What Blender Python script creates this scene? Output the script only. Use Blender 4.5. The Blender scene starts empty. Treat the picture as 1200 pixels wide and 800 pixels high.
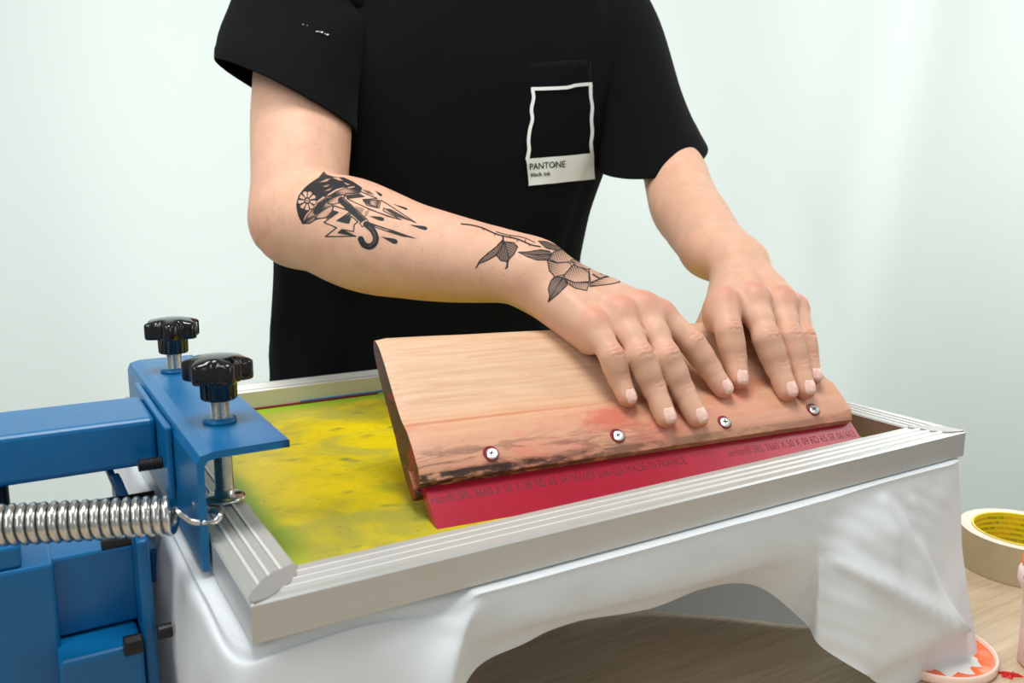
import bpy, bmesh, math, random
import numpy as np
from mathutils import Vector, Matrix
from mathutils.bvhtree import BVHTree
from mathutils import noise as mnoise

S = bpy.context.scene
COL = S.collection
ZO = 0.935            # the press frame's top face stands 0.935 m above the floor; built at z = 0, lifted at the end

# ------------------------------------------------------------------ camera
cam_d = bpy.data.cameras.new('camera')
cam = bpy.data.objects.new('camera', cam_d)
COL.objects.link(cam)
yaw, pitch, roll = -0.5388, 0.1846, 0.0046
CAMP = Vector((-0.0847, -0.3776, 0.1936))
FW = Vector((-math.sin(yaw)*math.cos(pitch), math.cos(yaw)*math.cos(pitch), -math.sin(pitch)))
r0 = Vector((math.cos(yaw), math.sin(yaw), 0)); u0 = r0.cross(FW)
RT = math.cos(roll)*r0 + math.sin(roll)*u0
UP = -math.sin(roll)*r0 + math.cos(roll)*u0
cm = Matrix((RT, UP, -FW)).transposed().to_4x4(); cm.translation = CAMP
cam.matrix_world = cm
FPX = 1001.03
cam_d.sensor_width = 36; cam_d.lens = FPX/1200*36
cam_d.clip_start = 0.02; cam_d.clip_end = 50
cam_d.dof.use_dof = True; cam_d.dof.focus_distance = 0.66; cam_d.dof.aperture_fstop = 11
S.camera = cam

# ------------------------------------------------------------------ light
S.view_settings.view_transform = 'Standard'; S.view_settings.look = 'None'
S.view_settings.exposure = 0.0; S.view_settings.gamma = 1; S.view_settings.use_curve_mapping = False
W = bpy.data.worlds.new('studio_world'); S.world = W; W.use_nodes = True
W.node_tree.nodes['Background'].inputs[0].default_value = (0.93, 1.0, 0.97, 1)
W.node_tree.nodes['Background'].inputs[1].default_value = 0.31

def area(name, loc, target, size, power, color=(1, 1, 1)):
    d = bpy.data.lights.new(name, 'AREA'); d.shape = 'RECTANGLE'
    d.size, d.size_y = size; d.energy = power; d.color = color
    o = bpy.data.objects.new(name, d); COL.objects.link(o)
    o.location = loc
    o.rotation_euler = (Vector(target)-Vector(loc)).to_track_quat('-Z', 'Y').to_euler()
    return o
area('softbox_overhead', (0.05, 0.0, 1.5), (0.30, 0.25, 0.0), (0.6, 0.6), 19.5, (1, 0.985, 0.975))
area('fill_low_right', (1.55, 0.45, 0.12), (0.45, 0.12, -0.16), (0.5, 0.4), 2.2, (1.0, 0.98, 0.95))  # added unseen fill that brightens the table wood under the cloth arch
area('softbox_side', (-1.3, -0.7, 0.7), (0.3, 0.3, 0.1), (0.5, 0.9), 4, (0.96, 0.98, 1.0))
area('fill_low_front', (0.9, -1.5, 0.35), (0.35, 0.1, -0.15), (0.8, 0.5), 2.6, (1.0, 0.98, 0.95))  # added unseen fill from the camera side, lifts the dark wood below the platen
for lx, ly, tx, ty, pw in ((2.1, -0.5, 1.2, 1.1, 8.2), (-1.1, 0.3, 0.35, 1.5, 7.4)):
    lamp = area('backdrop_fill', (lx, ly, 1.2), (tx, ty, -0.2), (0.9, 0.9), pw, (0.97, 1.0, 0.985))  # two added unseen lights that only brighten the backdrop
    lamp.data.spread = 1.5

# ------------------------------------------------------------------ materials
def srgb(r, g, b):
    f = lambda c: (c/255/12.92 if c/255 <= .04045 else ((c/255+.055)/1.055)**2.4)
    return (f(r), f(g), f(b), 1)

def mat(name, color, rough=.5, metal=0.0, spec=.5, sss=0):
    m = bpy.data.materials.new(name); m.use_nodes = True
    p = m.node_tree.nodes['Principled BSDF']
    p.inputs['Base Color'].default_value = color
    p.inputs['Roughness'].default_value = rough
    p.inputs['Metallic'].default_value = metal
    p.inputs['Specular IOR Level'].default_value = spec
    if sss:
        p.inputs['Subsurface Weight'].default_value = sss
        p.inputs['Subsurface Radius'].default_value = (1, .35, .2)
        p.inputs['Subsurface Scale'].default_value = .006
    return m

class NT:
    """small wrapper for wiring nodes"""
    def __init__(s, m):
        s.m = m; s.t = m.node_tree; s.p = s.t.nodes['Principled BSDF']
    def n(s, kind, **kw):
        x = s.t.nodes.new(kind)
        for k, v in kw.items():
            if k in x.inputs.keys() if isinstance(k, str) else False: x.inputs[k].default_value = v
            else: setattr(x, k, v)
        return x
    def l(s, a, b): s.t.links.new(a, b)
    def coord(s, scale=(1, 1, 1), loc=(0, 0, 0), rot=(0, 0, 0)):
        c = s.n('ShaderNodeTexCoord'); mp = s.n('ShaderNodeMapping')
        mp.inputs['Scale'].default_value = scale; mp.inputs['Location'].default_value = loc; mp.inputs['Rotation'].default_value = rot
        s.l(c.outputs['Object'], mp.inputs['Vector']); return mp.outputs['Vector']
    def noise(s, vec, scale, detail=4, rough=.55, dist=0):
        x = s.n('ShaderNodeTexNoise'); x.inputs['Scale'].default_value = scale; x.inputs['Detail'].default_value = detail
        x.inputs['Roughness'].default_value = rough; x.inputs['Distortion'].default_value = dist
        s.l(vec, x.inputs['Vector']); return x.outputs['Fac']
    def ramp(s, fac, stops):
        r = s.n('ShaderNodeValToRGB'); e = r.color_ramp.elements
        while len(e) < len(stops): e.new(.5)
        for i, (p, c) in enumerate(stops):
            e[i].position = p; e[i].color = c if len(c) == 4 else (*c, 1)
        s.l(fac, r.inputs['Fac']); return r.outputs['Color']
    def mix(s, fac, a, b, mode='MIX'):
        x = s.n('ShaderNodeMix'); x.data_type = 'RGBA'; x.blend_type = mode
        for sock, v in ((x.inputs[0], fac), (x.inputs[6], a), (x.inputs[7], b)):
            if isinstance(v, (int, float, tuple)): sock.default_value = v
            else: s.l(v, sock)
        return x.outputs[2]
    def math(s, op, a, b=None, clamp=False):
        x = s.n('ShaderNodeMath'); x.operation = op; x.use_clamp = clamp
        for i, v in enumerate((a, b)):
            if v is None: continue
            if isinstance(v, (int, float)): x.inputs[i].default_value = v
            else: s.l(v, x.inputs[i])
        return x.outputs[0]
    def smooth(s, v, lo, hi):
        x = s.n('ShaderNodeMapRange'); x.interpolation_type = 'SMOOTHSTEP'
        x.inputs[1].default_value = lo; x.inputs[2].default_value = hi
        s.l(v, x.inputs[0]); return x.outputs[0]
    def bump(s, h, strength=.2, dist=.001):
        b = s.n('ShaderNodeBump'); b.inputs['Strength'].default_value = strength; b.inputs['Distance'].default_value = dist
        s.l(h, b.inputs['Height']); s.l(b.outputs[0], s.p.inputs['Normal'])
    def base(s, c): s.l(c, s.p.inputs['Base Color'])
    def sep(s, vec):
        x = s.n('ShaderNodeSeparateXYZ'); s.l(vec, x.inputs[0]); return x.outputs

BW = ((0, 0, 0, 1), (1, 1, 1, 1))

def fabric(name, color, rough=.85, weave=900, bump=.15):
    m = mat(name, color, rough, spec=.05 if color[0] < .01 else .2); t = NT(m)
    v = t.coord()
    t.bump(t.noise(v, weave, 2), bump, .0006)
    m.node_tree.nodes['Principled BSDF'].inputs['Sheen Weight'].default_value = .15
    return m

M_shirt = fabric('black_cotton', (0.0045, 0.0052, 0.0060, 1), .9, 1200, .3)
M_shirt.node_tree.nodes['Principled BSDF'].inputs['Sheen Weight'].default_value = .02
M_cloth = fabric('white_cotton', srgb(232, 237, 240), .85, 1500, .1)
nt = M_cloth.node_tree; out = nt.nodes['Material Output']; mixs = nt.nodes.new('ShaderNodeMixShader'); trn = nt.nodes.new('ShaderNodeBsdfTranslucent')
trn.inputs['Color'].default_value = srgb(222, 226, 228); mixs.inputs[0].default_value = .14
nt.links.new(nt.nodes['Principled BSDF'].outputs[0], mixs.inputs[1]); nt.links.new(trn.outputs[0], mixs.inputs[2]); nt.links.new(mixs.outputs[0], out.inputs['Surface'])
M_drop = fabric('white_backdrop_cotton', srgb(226, 235, 230), .9, 900, .12)
M_black_plastic = mat('glossy_black_plastic', (0.004, 0.004, 0.005, 1), .1, 0, .6)
M_black = mat('black_steel', (0.008, 0.008, 0.009, 1), .45, 0, .4)
M_steel = mat('zinc_steel', (0.66, 0.65, 0.62, 1), .24, 1.0)
M_screw = mat('screw_steel', (0.62, 0.62, 0.61, 1), .35, .7)
M_dark = mat('dark_recess', (0.012, 0.01, 0.012, 1), .7)
M_print = mat('white_print', srgb(226, 232, 230), .7)
M_ink_print = mat('black_print', (0.012, 0.013, 0.014, 1), .8)
M_hair = mat('dark_brown_hair', (0.02, 0.012, 0.008, 1), .6)
M_denim = fabric('dark_denim', (0.012, 0.016, 0.028, 1))
M_shoe = mat('black_shoe', (0.01, 0.01, 0.01, 1), .6)

M_blue = mat('blue_enamel', srgb(8, 92, 150), .36, 0, .4); t = NT(M_blue)
v = t.coord(); nz = t.noise(v, 420, 3)
t.bump(nz, .10, .0005)
t.base(t.mix(t.noise(v, 30, 3), srgb(0, 92, 146), srgb(0, 108, 164)))
t.p.inputs['Coat Weight'].default_value = .15; t.p.inputs['Coat Roughness'].default_value = .25

def aluminium(name, across):
    m = mat(name, (0.72, 0.71, 0.68, 1), .36, .45, .5); t = NT(m)
    sc = (6, 500, 500) if across == 'x' else (500, 6, 500)
    st = t.noise(t.coord(sc), 1, 3)
    bl = t.noise(t.coord(), 38, 4)
    c = t.mix(st, (0.565, 0.575, 0.55, 1), (0.64, 0.65, 0.625, 1))
    c = t.mix(t.math('MULTIPLY', t.smooth(bl, .50, .8), .5), c, (0.62, 0.54, 0.50, 1))
    t.base(c); t.bump(st, .08, .0005)
    return m
M_alu_x = aluminium('brushed_aluminium_x', 'x'); M_alu_y = aluminium('brushed_aluminium_y', 'y')
M_ridge = mat('highlit_ridge', (0.88, 0.88, 0.87, 1), .3, .3)  # highlight along the rail ridges, painted in as a lighter colour
M_weld = mat('worn_weld_aluminium', (0.38, 0.365, 0.35, 1), .38, .3)
M_stain = mat('ink_stained_aluminium', (0.27, 0.155, 0.13, 1), .5, .3)

# ------------------------------------------------------------------ mesh helpers
def tag(o, label=None, cat=None, group=None, kind=None):
    if label: o['label'] = label
    if cat: o['category'] = cat
    if group: o['group'] = group
    if kind: o['kind'] = kind
    return o

def empty(name, loc, label, cat, group=None, rot=None):
    o = bpy.data.objects.new(name, None); COL.objects.link(o)
    o.empty_display_size = .02
    if rot is not None:
        mw = rot.to_4x4(); mw.translation = Vector(loc); o.matrix_world = mw
    else: o.location = loc
    return tag(o, label, cat, group)

def world_of(o):
    m = Matrix.Identity(4)
    while o is not None:
        m = o.matrix_basis @ m; o = o.parent
    return m

def obj(name, V, F, m, parent=None, smooth=False, local=False, mats=None, midx=None, origin=None):
    """link vertices given in scene coordinates as one mesh object (under parent, if any)"""
    me = bpy.data.meshes.new(name)
    o = bpy.data.objects.new(name, me); COL.objects.link(o)
    V = np.asarray(V, dtype=float).reshape(-1, 3)
    if parent is not None:
        o.parent = parent
        if not local:
            inv = np.array(world_of(parent).inverted())
            V = V@inv[:3, :3].T+inv[:3, 3]
    elif origin is not None:
        o.location = origin; V = V-np.asarray(origin)
    if isinstance(F, np.ndarray): F = F.tolist()
    me.from_pydata(V.tolist(), [], F)
    for mm in (mats or [m]): me.materials.append(mm)
    if midx is not None: me.polygons.foreach_set('material_index', np.asarray(midx, dtype=np.int32))
    if smooth: me.polygons.foreach_set('use_smooth', np.ones(len(me.polygons), dtype=bool))
    me.update()
    return o

class MB:
    """collects shapes into one mesh"""
    def __init__(s): s.V = []; s.F = []; s.k = 0
    def add(s, V, F):
        V = np.asarray(V, dtype=float).reshape(-1, 3)
        s.V.append(V); s.F += [[i+s.k for i in f] for f in F]; s.k += len(V); return s
    def get(s): return np.concatenate(s.V), s.F
    def obj(s, name, m, parent=None, smooth=False, **kw):
        V, F = s.get(); return obj(name, V, F, m, parent, smooth, **kw)

def from_bm(bm):
    bm.verts.ensure_lookup_table()
    V = [v.co[:] for v in bm.verts]; F = [[v.index for v in f.verts] for f in bm.faces]
    bm.free(); return V, F

def box(lo, hi, bev=.001, seg=2, rot=None):
    bm = bmesh.new(); bmesh.ops.create_cube(bm, size=1)
    lo, hi = Vector(lo), Vector(hi); c = (lo+hi)/2; d = hi-lo
    for v in bm.verts: v.co = Vector((v.co.x*d.x, v.co.y*d.y, v.co.z*d.z))
    if bev: bmesh.ops.bevel(bm, geom=bm.edges[:], offset=bev, segments=seg, affect='EDGES', profile=.5)
    for v in bm.verts:
        if rot: v.co = rot@v.co
        v.co += c
    return from_bm(bm)

def basis(ax):
    ax = Vector(ax).normalized()
    a = Vector((0, 0, 1)) if abs(ax.z) < .9 else Vector((1, 0, 0))
    u = ax.cross(a).normalized(); return u, ax.cross(u).normalized(), ax

def lathe(prof, org, ax=(0, 0, 1), n=32, lobes=None):
    """prof: list of (r, h) along the axis; lobes = f(angle, r) scaling the radius"""
    u, w, a = basis(ax); org = Vector(org); V = []; F = []
    for r, h in prof:
        for i in range(n):
            th = 2*math.pi*i/n
            rr = r*(lobes(th, r) if lobes else 1)
            V.append((org+a*h+(u*math.cos(th)+w*math.sin(th))*rr)[:])
    for j in range(len(prof)-1):
        for i in range(n):
            k = (i+1) % n
            F.append([j*n+i, j*n+k, (j+1)*n+k, (j+1)*n+i])
    F.append(list(range(n))[::-1]); F.append([(len(prof)-1)*n+i for i in range(n)])
    return V, F

def tube(path, r, n=8, cap=True):
    P = [Vector(p) for p in path]; V = []; F = []; pu = None
    for i, p in enumerate(P):
        d = (P[min(i+1, len(P)-1)]-P[max(i-1, 0)]).normalized()
        if pu is None: u = basis(d)[0]
        else: u = (pu-d*pu.dot(d)).normalized()
        w = d.cross(u); pu = u
        rr = r[i] if hasattr(r, '__len__') else r
        for k in range(n):
            th = 2*math.pi*k/n; V.append((p+(u*math.cos(th)+w*math.sin(th))*rr)[:])
    for j in range(len(P)-1):
        for k in range(n):
            q = (k+1) % n; F.append([j*n+k, j*n+q, (j+1)*n+q, (j+1)*n+k])
    if cap: F.append(list(range(n))[::-1]); F.append([(len(P)-1)*n+k for k in range(n)])
    return V, F

def grid_faces(nu, nv, wrap=False):
    F = []
    for i in range(nu-1):
        for j in range(nv if wrap else nv-1):
            k = (j+1) % nv; F.append([i*nv+j, i*nv+k, (i+1)*nv+k, (i+1)*nv+j])
    return F

def catmull(P, sub):
    P = np.asarray(P, float); n = len(P); out = []
    for i in range(n-1):
        p0, p1, p2, p3 = P[max(i-1, 0)], P[i], P[i+1], P[min(i+2, n-1)]
        for k in range(sub):
            t = k/sub
            out.append(.5*((2*p1)+(-p0+p2)*t+(2*p0-5*p1+4*p2-p3)*t*t+(-p0+3*p1-3*p2+p3)*t**3))
    out.append(P[-1]); return np.array(out)

def nz(p, s=1.0, oct=3):
    return mnoise.fractal(Vector(p)*s, 1.0, 2.0, oct)

def text_mesh(txt, size, align='LEFT', space=1.0, bold=0):
    cu = bpy.data.curves.new('lettering', 'FONT'); cu.body = txt; cu.size = size; cu.align_x = align
    cu.space_character = space; cu.resolution_u = 3; cu.offset = bold
    o = bpy.data.objects.new('lettering', cu); COL.objects.link(o)
    dg = bpy.context.evaluated_depsgraph_get(); dg.update()
    me = o.evaluated_get(dg).to_mesh()
    V = [v.co[:] for v in me.vertices]; F = [list(p.vertices) for p in me.polygons]
    o.evaluated_get(dg).to_mesh_clear()
    bpy.data.objects.remove(o); bpy.data.curves.remove(cu)
    return np.array(V).reshape(-1, 3), F

# ------------------------------------------------------------------ the setting
FLOOR = -ZO
m = mat('grey_floor', (0.32, 0.31, 0.30, 1), .5); t = NT(m)
t.base(t.mix(t.noise(t.coord(), 6, 5), (0.28, 0.27, 0.26, 1), (0.36, 0.35, 0.34, 1)))
tag(obj('floor', *box((-3, -3, FLOOR-.05), (4.5, 4.5, FLOOR), 0), m), kind='structure')
m = mat('white_wall_paint', (0.75, 0.77, 0.75, 1), .8)
tag(obj('wall_back', *box((-3, 3.6, FLOOR), (4.5, 3.7, 1.9), 0), m), kind='structure')

# white fabric backdrop, hung behind the table roughly square to the lens
bd_c = Vector((0.87, 1.22, 0)); bd_r = Vector((0.8583, -0.5131, 0)); bd_n = Vector((-0.5131, -0.8583, 0))
nu, nv = 150, 70; V = []
for i in range(nu):
    s = -2.4+4.8*i/(nu-1)
    for j in range(nv):
        z = FLOOR+.003+(1.9-FLOOR)*j/(nv-1)
        w = .010*math.sin(s*5.1+.5*math.sin(z*1.3))+.006*math.sin(s*13+z*1.1)+.004*nz((s*1.5, z*.5, 3))
        dd = (s-.72)-(.10*(z-.1)); w += .009*math.exp(-(dd/.06)**2)-.007*math.exp(-((dd-.11)/.05)**2)
        V.append((bd_c+bd_r*s+bd_n*w+Vector((0, 0, z)))[:])
o = obj('fabric_backdrop', V, grid_faces(nu, nv), M_drop, smooth=True, origin=(bd_c.x, bd_c.y, FLOOR))
tag(o, 'white fabric backdrop hanging behind the person and the table', 'backdrop')

# ------------------------------------------------------------------ table
TZ = -0.185
m = mat('pale_oak_laminate', srgb(190, 160, 125), .5); t = NT(m)
g = t.noise(t.coord((3, 60, 60)), 3.0, 6, .65, .6); g2 = t.noise(t.coord((1.2, 14, 14)), 3, 4, .5, 1.5)
c = t.ramp(g, ((.25, srgb(172, 146, 116)), (.5, srgb(202, 178, 148)), (.8, srgb(216, 196, 168))))
c = t.mix(t.math('MULTIPLY', t.smooth(g2, .4, .7), .5), c, srgb(188, 160, 128)); t.base(c); t.bump(g, .06, .0006)
tb = empty('work_table', (0.2, 0.0, FLOOR), 'pale oak work table under the press, cloth and paint pots', 'table')
obj('tabletop', *box((-.55, -.45, TZ-.03), (.80, .425, TZ), .003), m, tb)
M_leg = mat('white_table_steel', (.6, .6, .6, 1), .4)
for lx in (-.5, .75):
    for ly in (-.40, .375): obj('leg', *box((lx-.025, ly-.025, FLOOR), (lx+.025, ly+.025, TZ-.03), .003), M_leg, tb)

# ------------------------------------------------------------------ screen frame
L, WD, w, h = 0.5628, 0.4474, 0.0314, 0.0203
fr = empty('printing_frame', (L/2, WD/2, -h), 'aluminium screen printing frame with yellow stencil lying over white cloth', 'frame')
prof = [(.0, -h), (.0, -.0012), (.0012, 0)]
for c0 in (.0085, .0155, .0225):
    prof += [(c0-.0014, 0), (c0-.0008, .0007), (c0+.0008, .0007), (c0+.0014, 0)]
prof += [(w-.0012, 0), (w, -.0012), (w, -h)]
def rail(name, p, q, inn, m, m2=None):
    """mitred rail from outer corner p to q; inn = inward direction"""
    p, q, inn = Vector(p), Vector(q), Vector(inn); d = (q-p).normalized(); V = []; n = len(prof)
    for base, s in ((p, 1), (q, -1)):
        for u, z in prof: V.append((base+inn*u+d*u*s+Vector((0, 0, z)))[:])
    F = [[i, i+1, n+i+1, n+i] for i in range(n-1)]+[[n-1, 0, n, 2*n-1], list(range(n)), [n+i for i in range(n)][::-1]]
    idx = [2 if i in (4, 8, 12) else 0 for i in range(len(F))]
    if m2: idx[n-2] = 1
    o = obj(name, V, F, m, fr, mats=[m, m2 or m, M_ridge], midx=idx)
    bm = bmesh.new(); bm.from_mesh(o.data); bmesh.ops.recalc_face_normals(bm, faces=bm.faces[:]); bm.to_mesh(o.data); bm.free()
    return o
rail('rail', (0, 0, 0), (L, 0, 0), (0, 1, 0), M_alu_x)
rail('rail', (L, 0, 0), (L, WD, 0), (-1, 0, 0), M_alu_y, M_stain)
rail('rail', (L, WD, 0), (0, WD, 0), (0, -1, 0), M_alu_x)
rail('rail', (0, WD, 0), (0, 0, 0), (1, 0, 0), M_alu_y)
# welded corner patches, ground smooth
for cx, cy, sx, sy in ((0, 0, 1, 1), (L, 0, -1, 1), (0, WD, 1, -1), (L, WD, -1, -1)):
    rng = random.Random(int(cx*10+cy*100)); up = []; lo_ = []
    for k in range(9):
        tt = .0006+k/8*(w-.0016); dv = .0052*(.75+.5*rng.random())*(.25+.75*math.sin(math.pi*k/8))
        up.append((cx+sx*max(tt-dv, .0004), cy+sy*min(tt+dv, w), .00075)); lo_.append((cx+sx*min(tt+dv, w), cy+sy*max(tt-dv, .0004), .00075))
    ring = up+lo_[::-1]
    if sx*sy < 0: ring = ring[::-1]
    ring = ring[::-1]
    n = len(ring)
    V = ring+[(a, b, .0001) for a, b, c in ring]
    F = [list(range(n))]+[[i, i+n, (i+1) % n+n, (i+1) % n] for i in range(n)]
    obj('corner_weld', V, F, M_weld, fr)
# black dust marks / dents on the near rail stay in the material; stencil mesh
m = mat('yellow_stencil_mesh', srgb(214, 190, 20), .42, 0, .4); t = NT(m)
v = t.coord(); x, y, z = t.sep(v)      # object coords: origin at the frame centre
ax = t.math('SUBTRACT', L/2-w, t.math('ABSOLUTE', x)); ay = t.math('SUBTRACT', WD/2-w, t.math('ABSOLUTE', y))
edge = t.math('MINIMUM', ax, ay)
wob = t.math('MULTIPLY', t.math('SUBTRACT', t.noise(v, 22, 4), .5), .03)
edge = t.math('ADD', edge, wob)
yel = t.ramp(t.noise(t.coord((1, 1, 1)), 13, 5, .6, .8), ((.28, srgb(150, 146, 40)), (.45, srgb(200, 182, 14)), (.6, srgb(222, 198, 6)), (.8, srgb(184, 150, 16))))
haze = t.noise(t.coord((1, 1.5, 1), (.4, .2, 0), (0, 0, .5)), 9, 5, .6, .6)
yel = t.mix(t.math('MULTIPLY', t.smooth(haze, .50, .64), .70), yel, srgb(158, 156, 70))
spot = t.noise(t.coord((1, 1.8, 1), (.1, .7, 0)), 26, 2)
yel = t.mix(t.math('MULTIPLY', t.smooth(spot, .62, .74), .8), yel, srgb(112, 118, 62))
grn = t.mix(t.noise(v, 60, 3), srgb(118, 176, 22), srgb(150, 172, 30))
c = t.mix(t.smooth(edge, .006, .030), grn, yel)
speck = t.smooth(t.noise(v, 330, 2), .70, .74)
c = t.mix(t.math('MULTIPLY', speck, .7), c, srgb(140, 70, 20))
t.base(c); t.bump(t.noise(v, 1500, 1), .1, .0003)
obj('stencil_mesh', *box((w-.002, w-.002, -h+.0005), (L-w+.002, WD-w+.002, -h+.0017), 0), m, fr)
# dried-ink seam along the inside foot of the back rail
M_redink = mat('dried_red_ink', srgb(120, 6, 26), .5); M_blueink = mat('blue_ink', srgb(40, 110, 170), .5)
obj('dried_ink_seam', *box((w, WD-w-.0018, -h+.0016), (w+.20, WD-w+.0002, -h+.0036), .0004), M_redink, fr)
obj('dried_ink_seam', *box((w+.12, WD-w-.0010, -h+.0034), (w+.22, WD-w+.0002, -h+.0050), .0004), M_blueink, fr)

# ------------------------------------------------------------------ platen and draped cloth
M_platen = mat('grey_platen_board', (0.35, 0.35, 0.36, 1), .5)
pl = empty('platen', (.28, .22, -.044), 'printing board hidden under the white cloth and the screen frame', 'board')
obj('board', *box((-.002, .012, -.043), (.550, .436, -.0240), .004), M_platen, pl)
obj('support_bar', *box((-.02, .19, -.066), (.40, .25, -.0432), .002), M_blue, pl)

def ss(a, b, x):
    q = min(max((x-a)/(b-a), 0), 1); return q*q*(3-2*q)
ribs = []
def rb(*p): ribs.append(p)
for yy in (.44, .33, .22, .14, .07):
    rb((.04, yy, -.0236), (-.006, yy, -.0242), (-.012, yy, -.034), (-.016, yy, -.08), (-.018-.004*math.sin(yy*40), yy, -.172))
rb((.035, .035, -.0236), (-.003, .010, -.0244), (-.009, .002, -.034), (-.014, -.006, -.08), (-.017, -.013, -.172))
rb((.045, .04, -.0236), (.022, .009, -.0244), (.020, .001, -.034), (.018, -.007, -.08), (.016, -.014, -.172))
rb((.07, .04, -.0236), (.060, .010, -.0244), (.058, .003, -.034), (.056, -.005, -.08), (.052, -.012, -.172))
rb((.10, .04, -.0236), (.096, .007, -.0246), (.088, .000, -.038), (.076, -.008, -.072), (.058, -.016, -.172))
rb((.112, .04, -.0236), (.111, .002, -.0252), (.1045, -.009, -.041), (.094, -.018, -.068), (.072, -.024, -.160))
rb((.118, .04, -.0236), (.1175, .002, -.0252), (.1135, -.004, -.040), (.106, -.003, -.070), (.095, .000, -.115))
rb((.128, .04, -.0236), (.1275, .002, -.0252), (.127, -.002, -.046), (.124, .002, -.062), (.1185, .003, -.074))
rb((.152, .04, -.0236), (.152, .0015, -.0252), (.152, -.003, -.047), (.152, .003, -.058), (.1515, .006, -.0675))
rb((.187, .04, -.0236), (.187, .0015, -.0252), (.187, -.003, -.050), (.187, .004, -.058), (.187, .010, -.0665))
rb((.25, .04, -.0236), (.25, .001, -.0252), (.25, -.003, -.053), (.25, .006, -.064), (.252, .014, -.076))
rb((.30, .04, -.0236), (.30, .001, -.0252), (.30, -.003, -.055), (.302, .008, -.066), (.306, .022, -.080))
rb((.345, .04, -.0236), (.345, .000, -.0252), (.345, -.003, -.055), (.347, .004, -.068), (.352, .016, -.086))
rb((.382, .04, -.0236), (.382, .000, -.0252), (.382, -.004, -.055), (.386, -.003, -.085), (.390, .004, -.118))
rb((.395, .04, -.0236), (.395, -.001, -.0252), (.392, -.006, -.055), (.389, -.012, -.09), (.388, -.014, -.128))
rb((.425, .04, -.0236), (.425, -.001, -.0252), (.424, -.008, -.055), (.424, -.016, -.10), (.424, -.022, -.155))
rb((.465, .04, -.0236), (.465, -.001, -.0252), (.465, -.008, -.055), (.466, -.016, -.11), (.467, -.024, -.183))
rb((.51, .04, -.0236), (.512, -.001, -.0252), (.512, -.006, -.055), (.513, -.013, -.11), (.514, -.024, -.1835))
rb((.535, .04, -.0236), (.545, -.001, -.0252), (.547, -.005, -.055), (.549, -.012, -.11), (.551, -.026, -.1835))
rb((.54, .05, -.0236), (.559, .006, -.0252), (.564, .002, -.055), (.567, -.006, -.11), (.571, -.022, -.1835))
for yy in (.03, .06, .09):
    rb((.53, yy+.01, -.0236), (.560, yy, -.0252), (.566, yy, -.055), (.570, yy, -.11), (.576-.006*math.sin(yy*30), yy, -.18))
def crisp(r):
    q = [np.array(v_, float) for v_ in r]
    out = q[2]-q[1]; out[2] = 0; out = out/max(np.linalg.norm(out), 1e-6)
    if q[1][1] < .02: out = np.array((0., -1., 0.)) if .02 < q[1][0] < .55 else out
    k = (1.0-.6*ss(.36, .46, q[1][0])) if q[1][1] < .013 and q[1][0] > .01 else .3
    q[0][2] = -.0211
    a_ = q[1]-out*.010; a_[2] = -.0211
    b_ = q[1]+out*.0050*k; b_[2] = -.0226
    c_ = q[1]+out*.0066*k; c_[2] = -.0262
    d_ = q[2]+out*.0030*k
    if q[1][1] < .02 and q[1][0] < .117: return [q[0], a_, q[1]+np.array((0, -.001, .0006)), q[1]*.55+q[2]*.45, q[2]]+q[3:]
    return [q[0], a_, b_, c_, d_]+q[3:]
R1 = np.array([catmull(crisp(r), 10) for r in ribs])            # rib, along, 3
R2 = np.stack([catmull(R1[:, j], 10) for j in range(R1.shape[1])], axis=1)
for i in range(R2.shape[0]):
    for j in range(R2.shape[1]):
        x, y, z = R2[i, j]
        k = ss(-.027, -.045, z)
        if k <= 0: continue
        dy = .0016*nz((x*22, y*22, z*14), 1, 3)*k
        if x > .385 and y < .02:
            xr = .462+(.548-.462)*(-.03-z)/.125       # raised flap edge running down to the right
            fl = ss(xr+.004, xr-.001, x)*ss(-.03, -.06, z)*ss(-.165, -.150, z)*ss(.39, .42, x)
            dy -= .0110*fl
            zc = -.064-(x-.392)*.575                     # diagonal crease across the flap
            dd = z-zc
            dy -= .0040*math.exp(-(dd/.0035)**2)*ss(.39, .40, x)*ss(.555, .535, x)
            dy += .0050*ss(.0, .02, dd)*fl
            dy += .0004*math.sin((x*1.1+z*2.0)*190+6*nz((x*9, 1, z*9)))*k*ss(.56, .5, x)
            f2 = (x-.455)-(-.03-z)*.10
            dy -= .0035*math.exp(-(f2/.005)**2)*ss(-.028, -.036, z)*ss(-.10, -.06, z)
            dy -= .003*math.exp(-((x-.487-(-.03-z)*.25)/.004)**2)*ss(-.035, -.045, z)*ss(-.12, -.08, z)
        if x < .10 and y > .03:
            R2[i, j, 0] += dy*1.4
        else:
            R2[i, j, 1] += dy
ct = empty('white_cloth', (.28, .2, TZ), 'white cotton cloth draped over the printing board, hanging in folds to the table', 'cloth')
nu, nv = R2.shape[:2]
o = obj('drape', R2.reshape(-1, 3), grid_faces(nu, nv), M_cloth, ct, True)
# far layer of the same cloth, seen through the arch below the near hem
V = []; nu, nv = 60, 24
for i in range(nu):
    a = i/(nu-1); x = .318+a*(.56-.318)
    for j in range(nv):
        t_ = j/(nv-1); hem = -.1835+.010*(1-ss(.318, .40, x))
        y = .150+.05*(1-a)**2*t_+.004*math.sin(x*60)*t_-.075*t_*ss(.36, .50, x)
        V.append((x, y, -.046+(hem+.046)*t_))
obj('inner_layer', V, grid_faces(nu, nv), M_cloth, ct, True)

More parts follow.
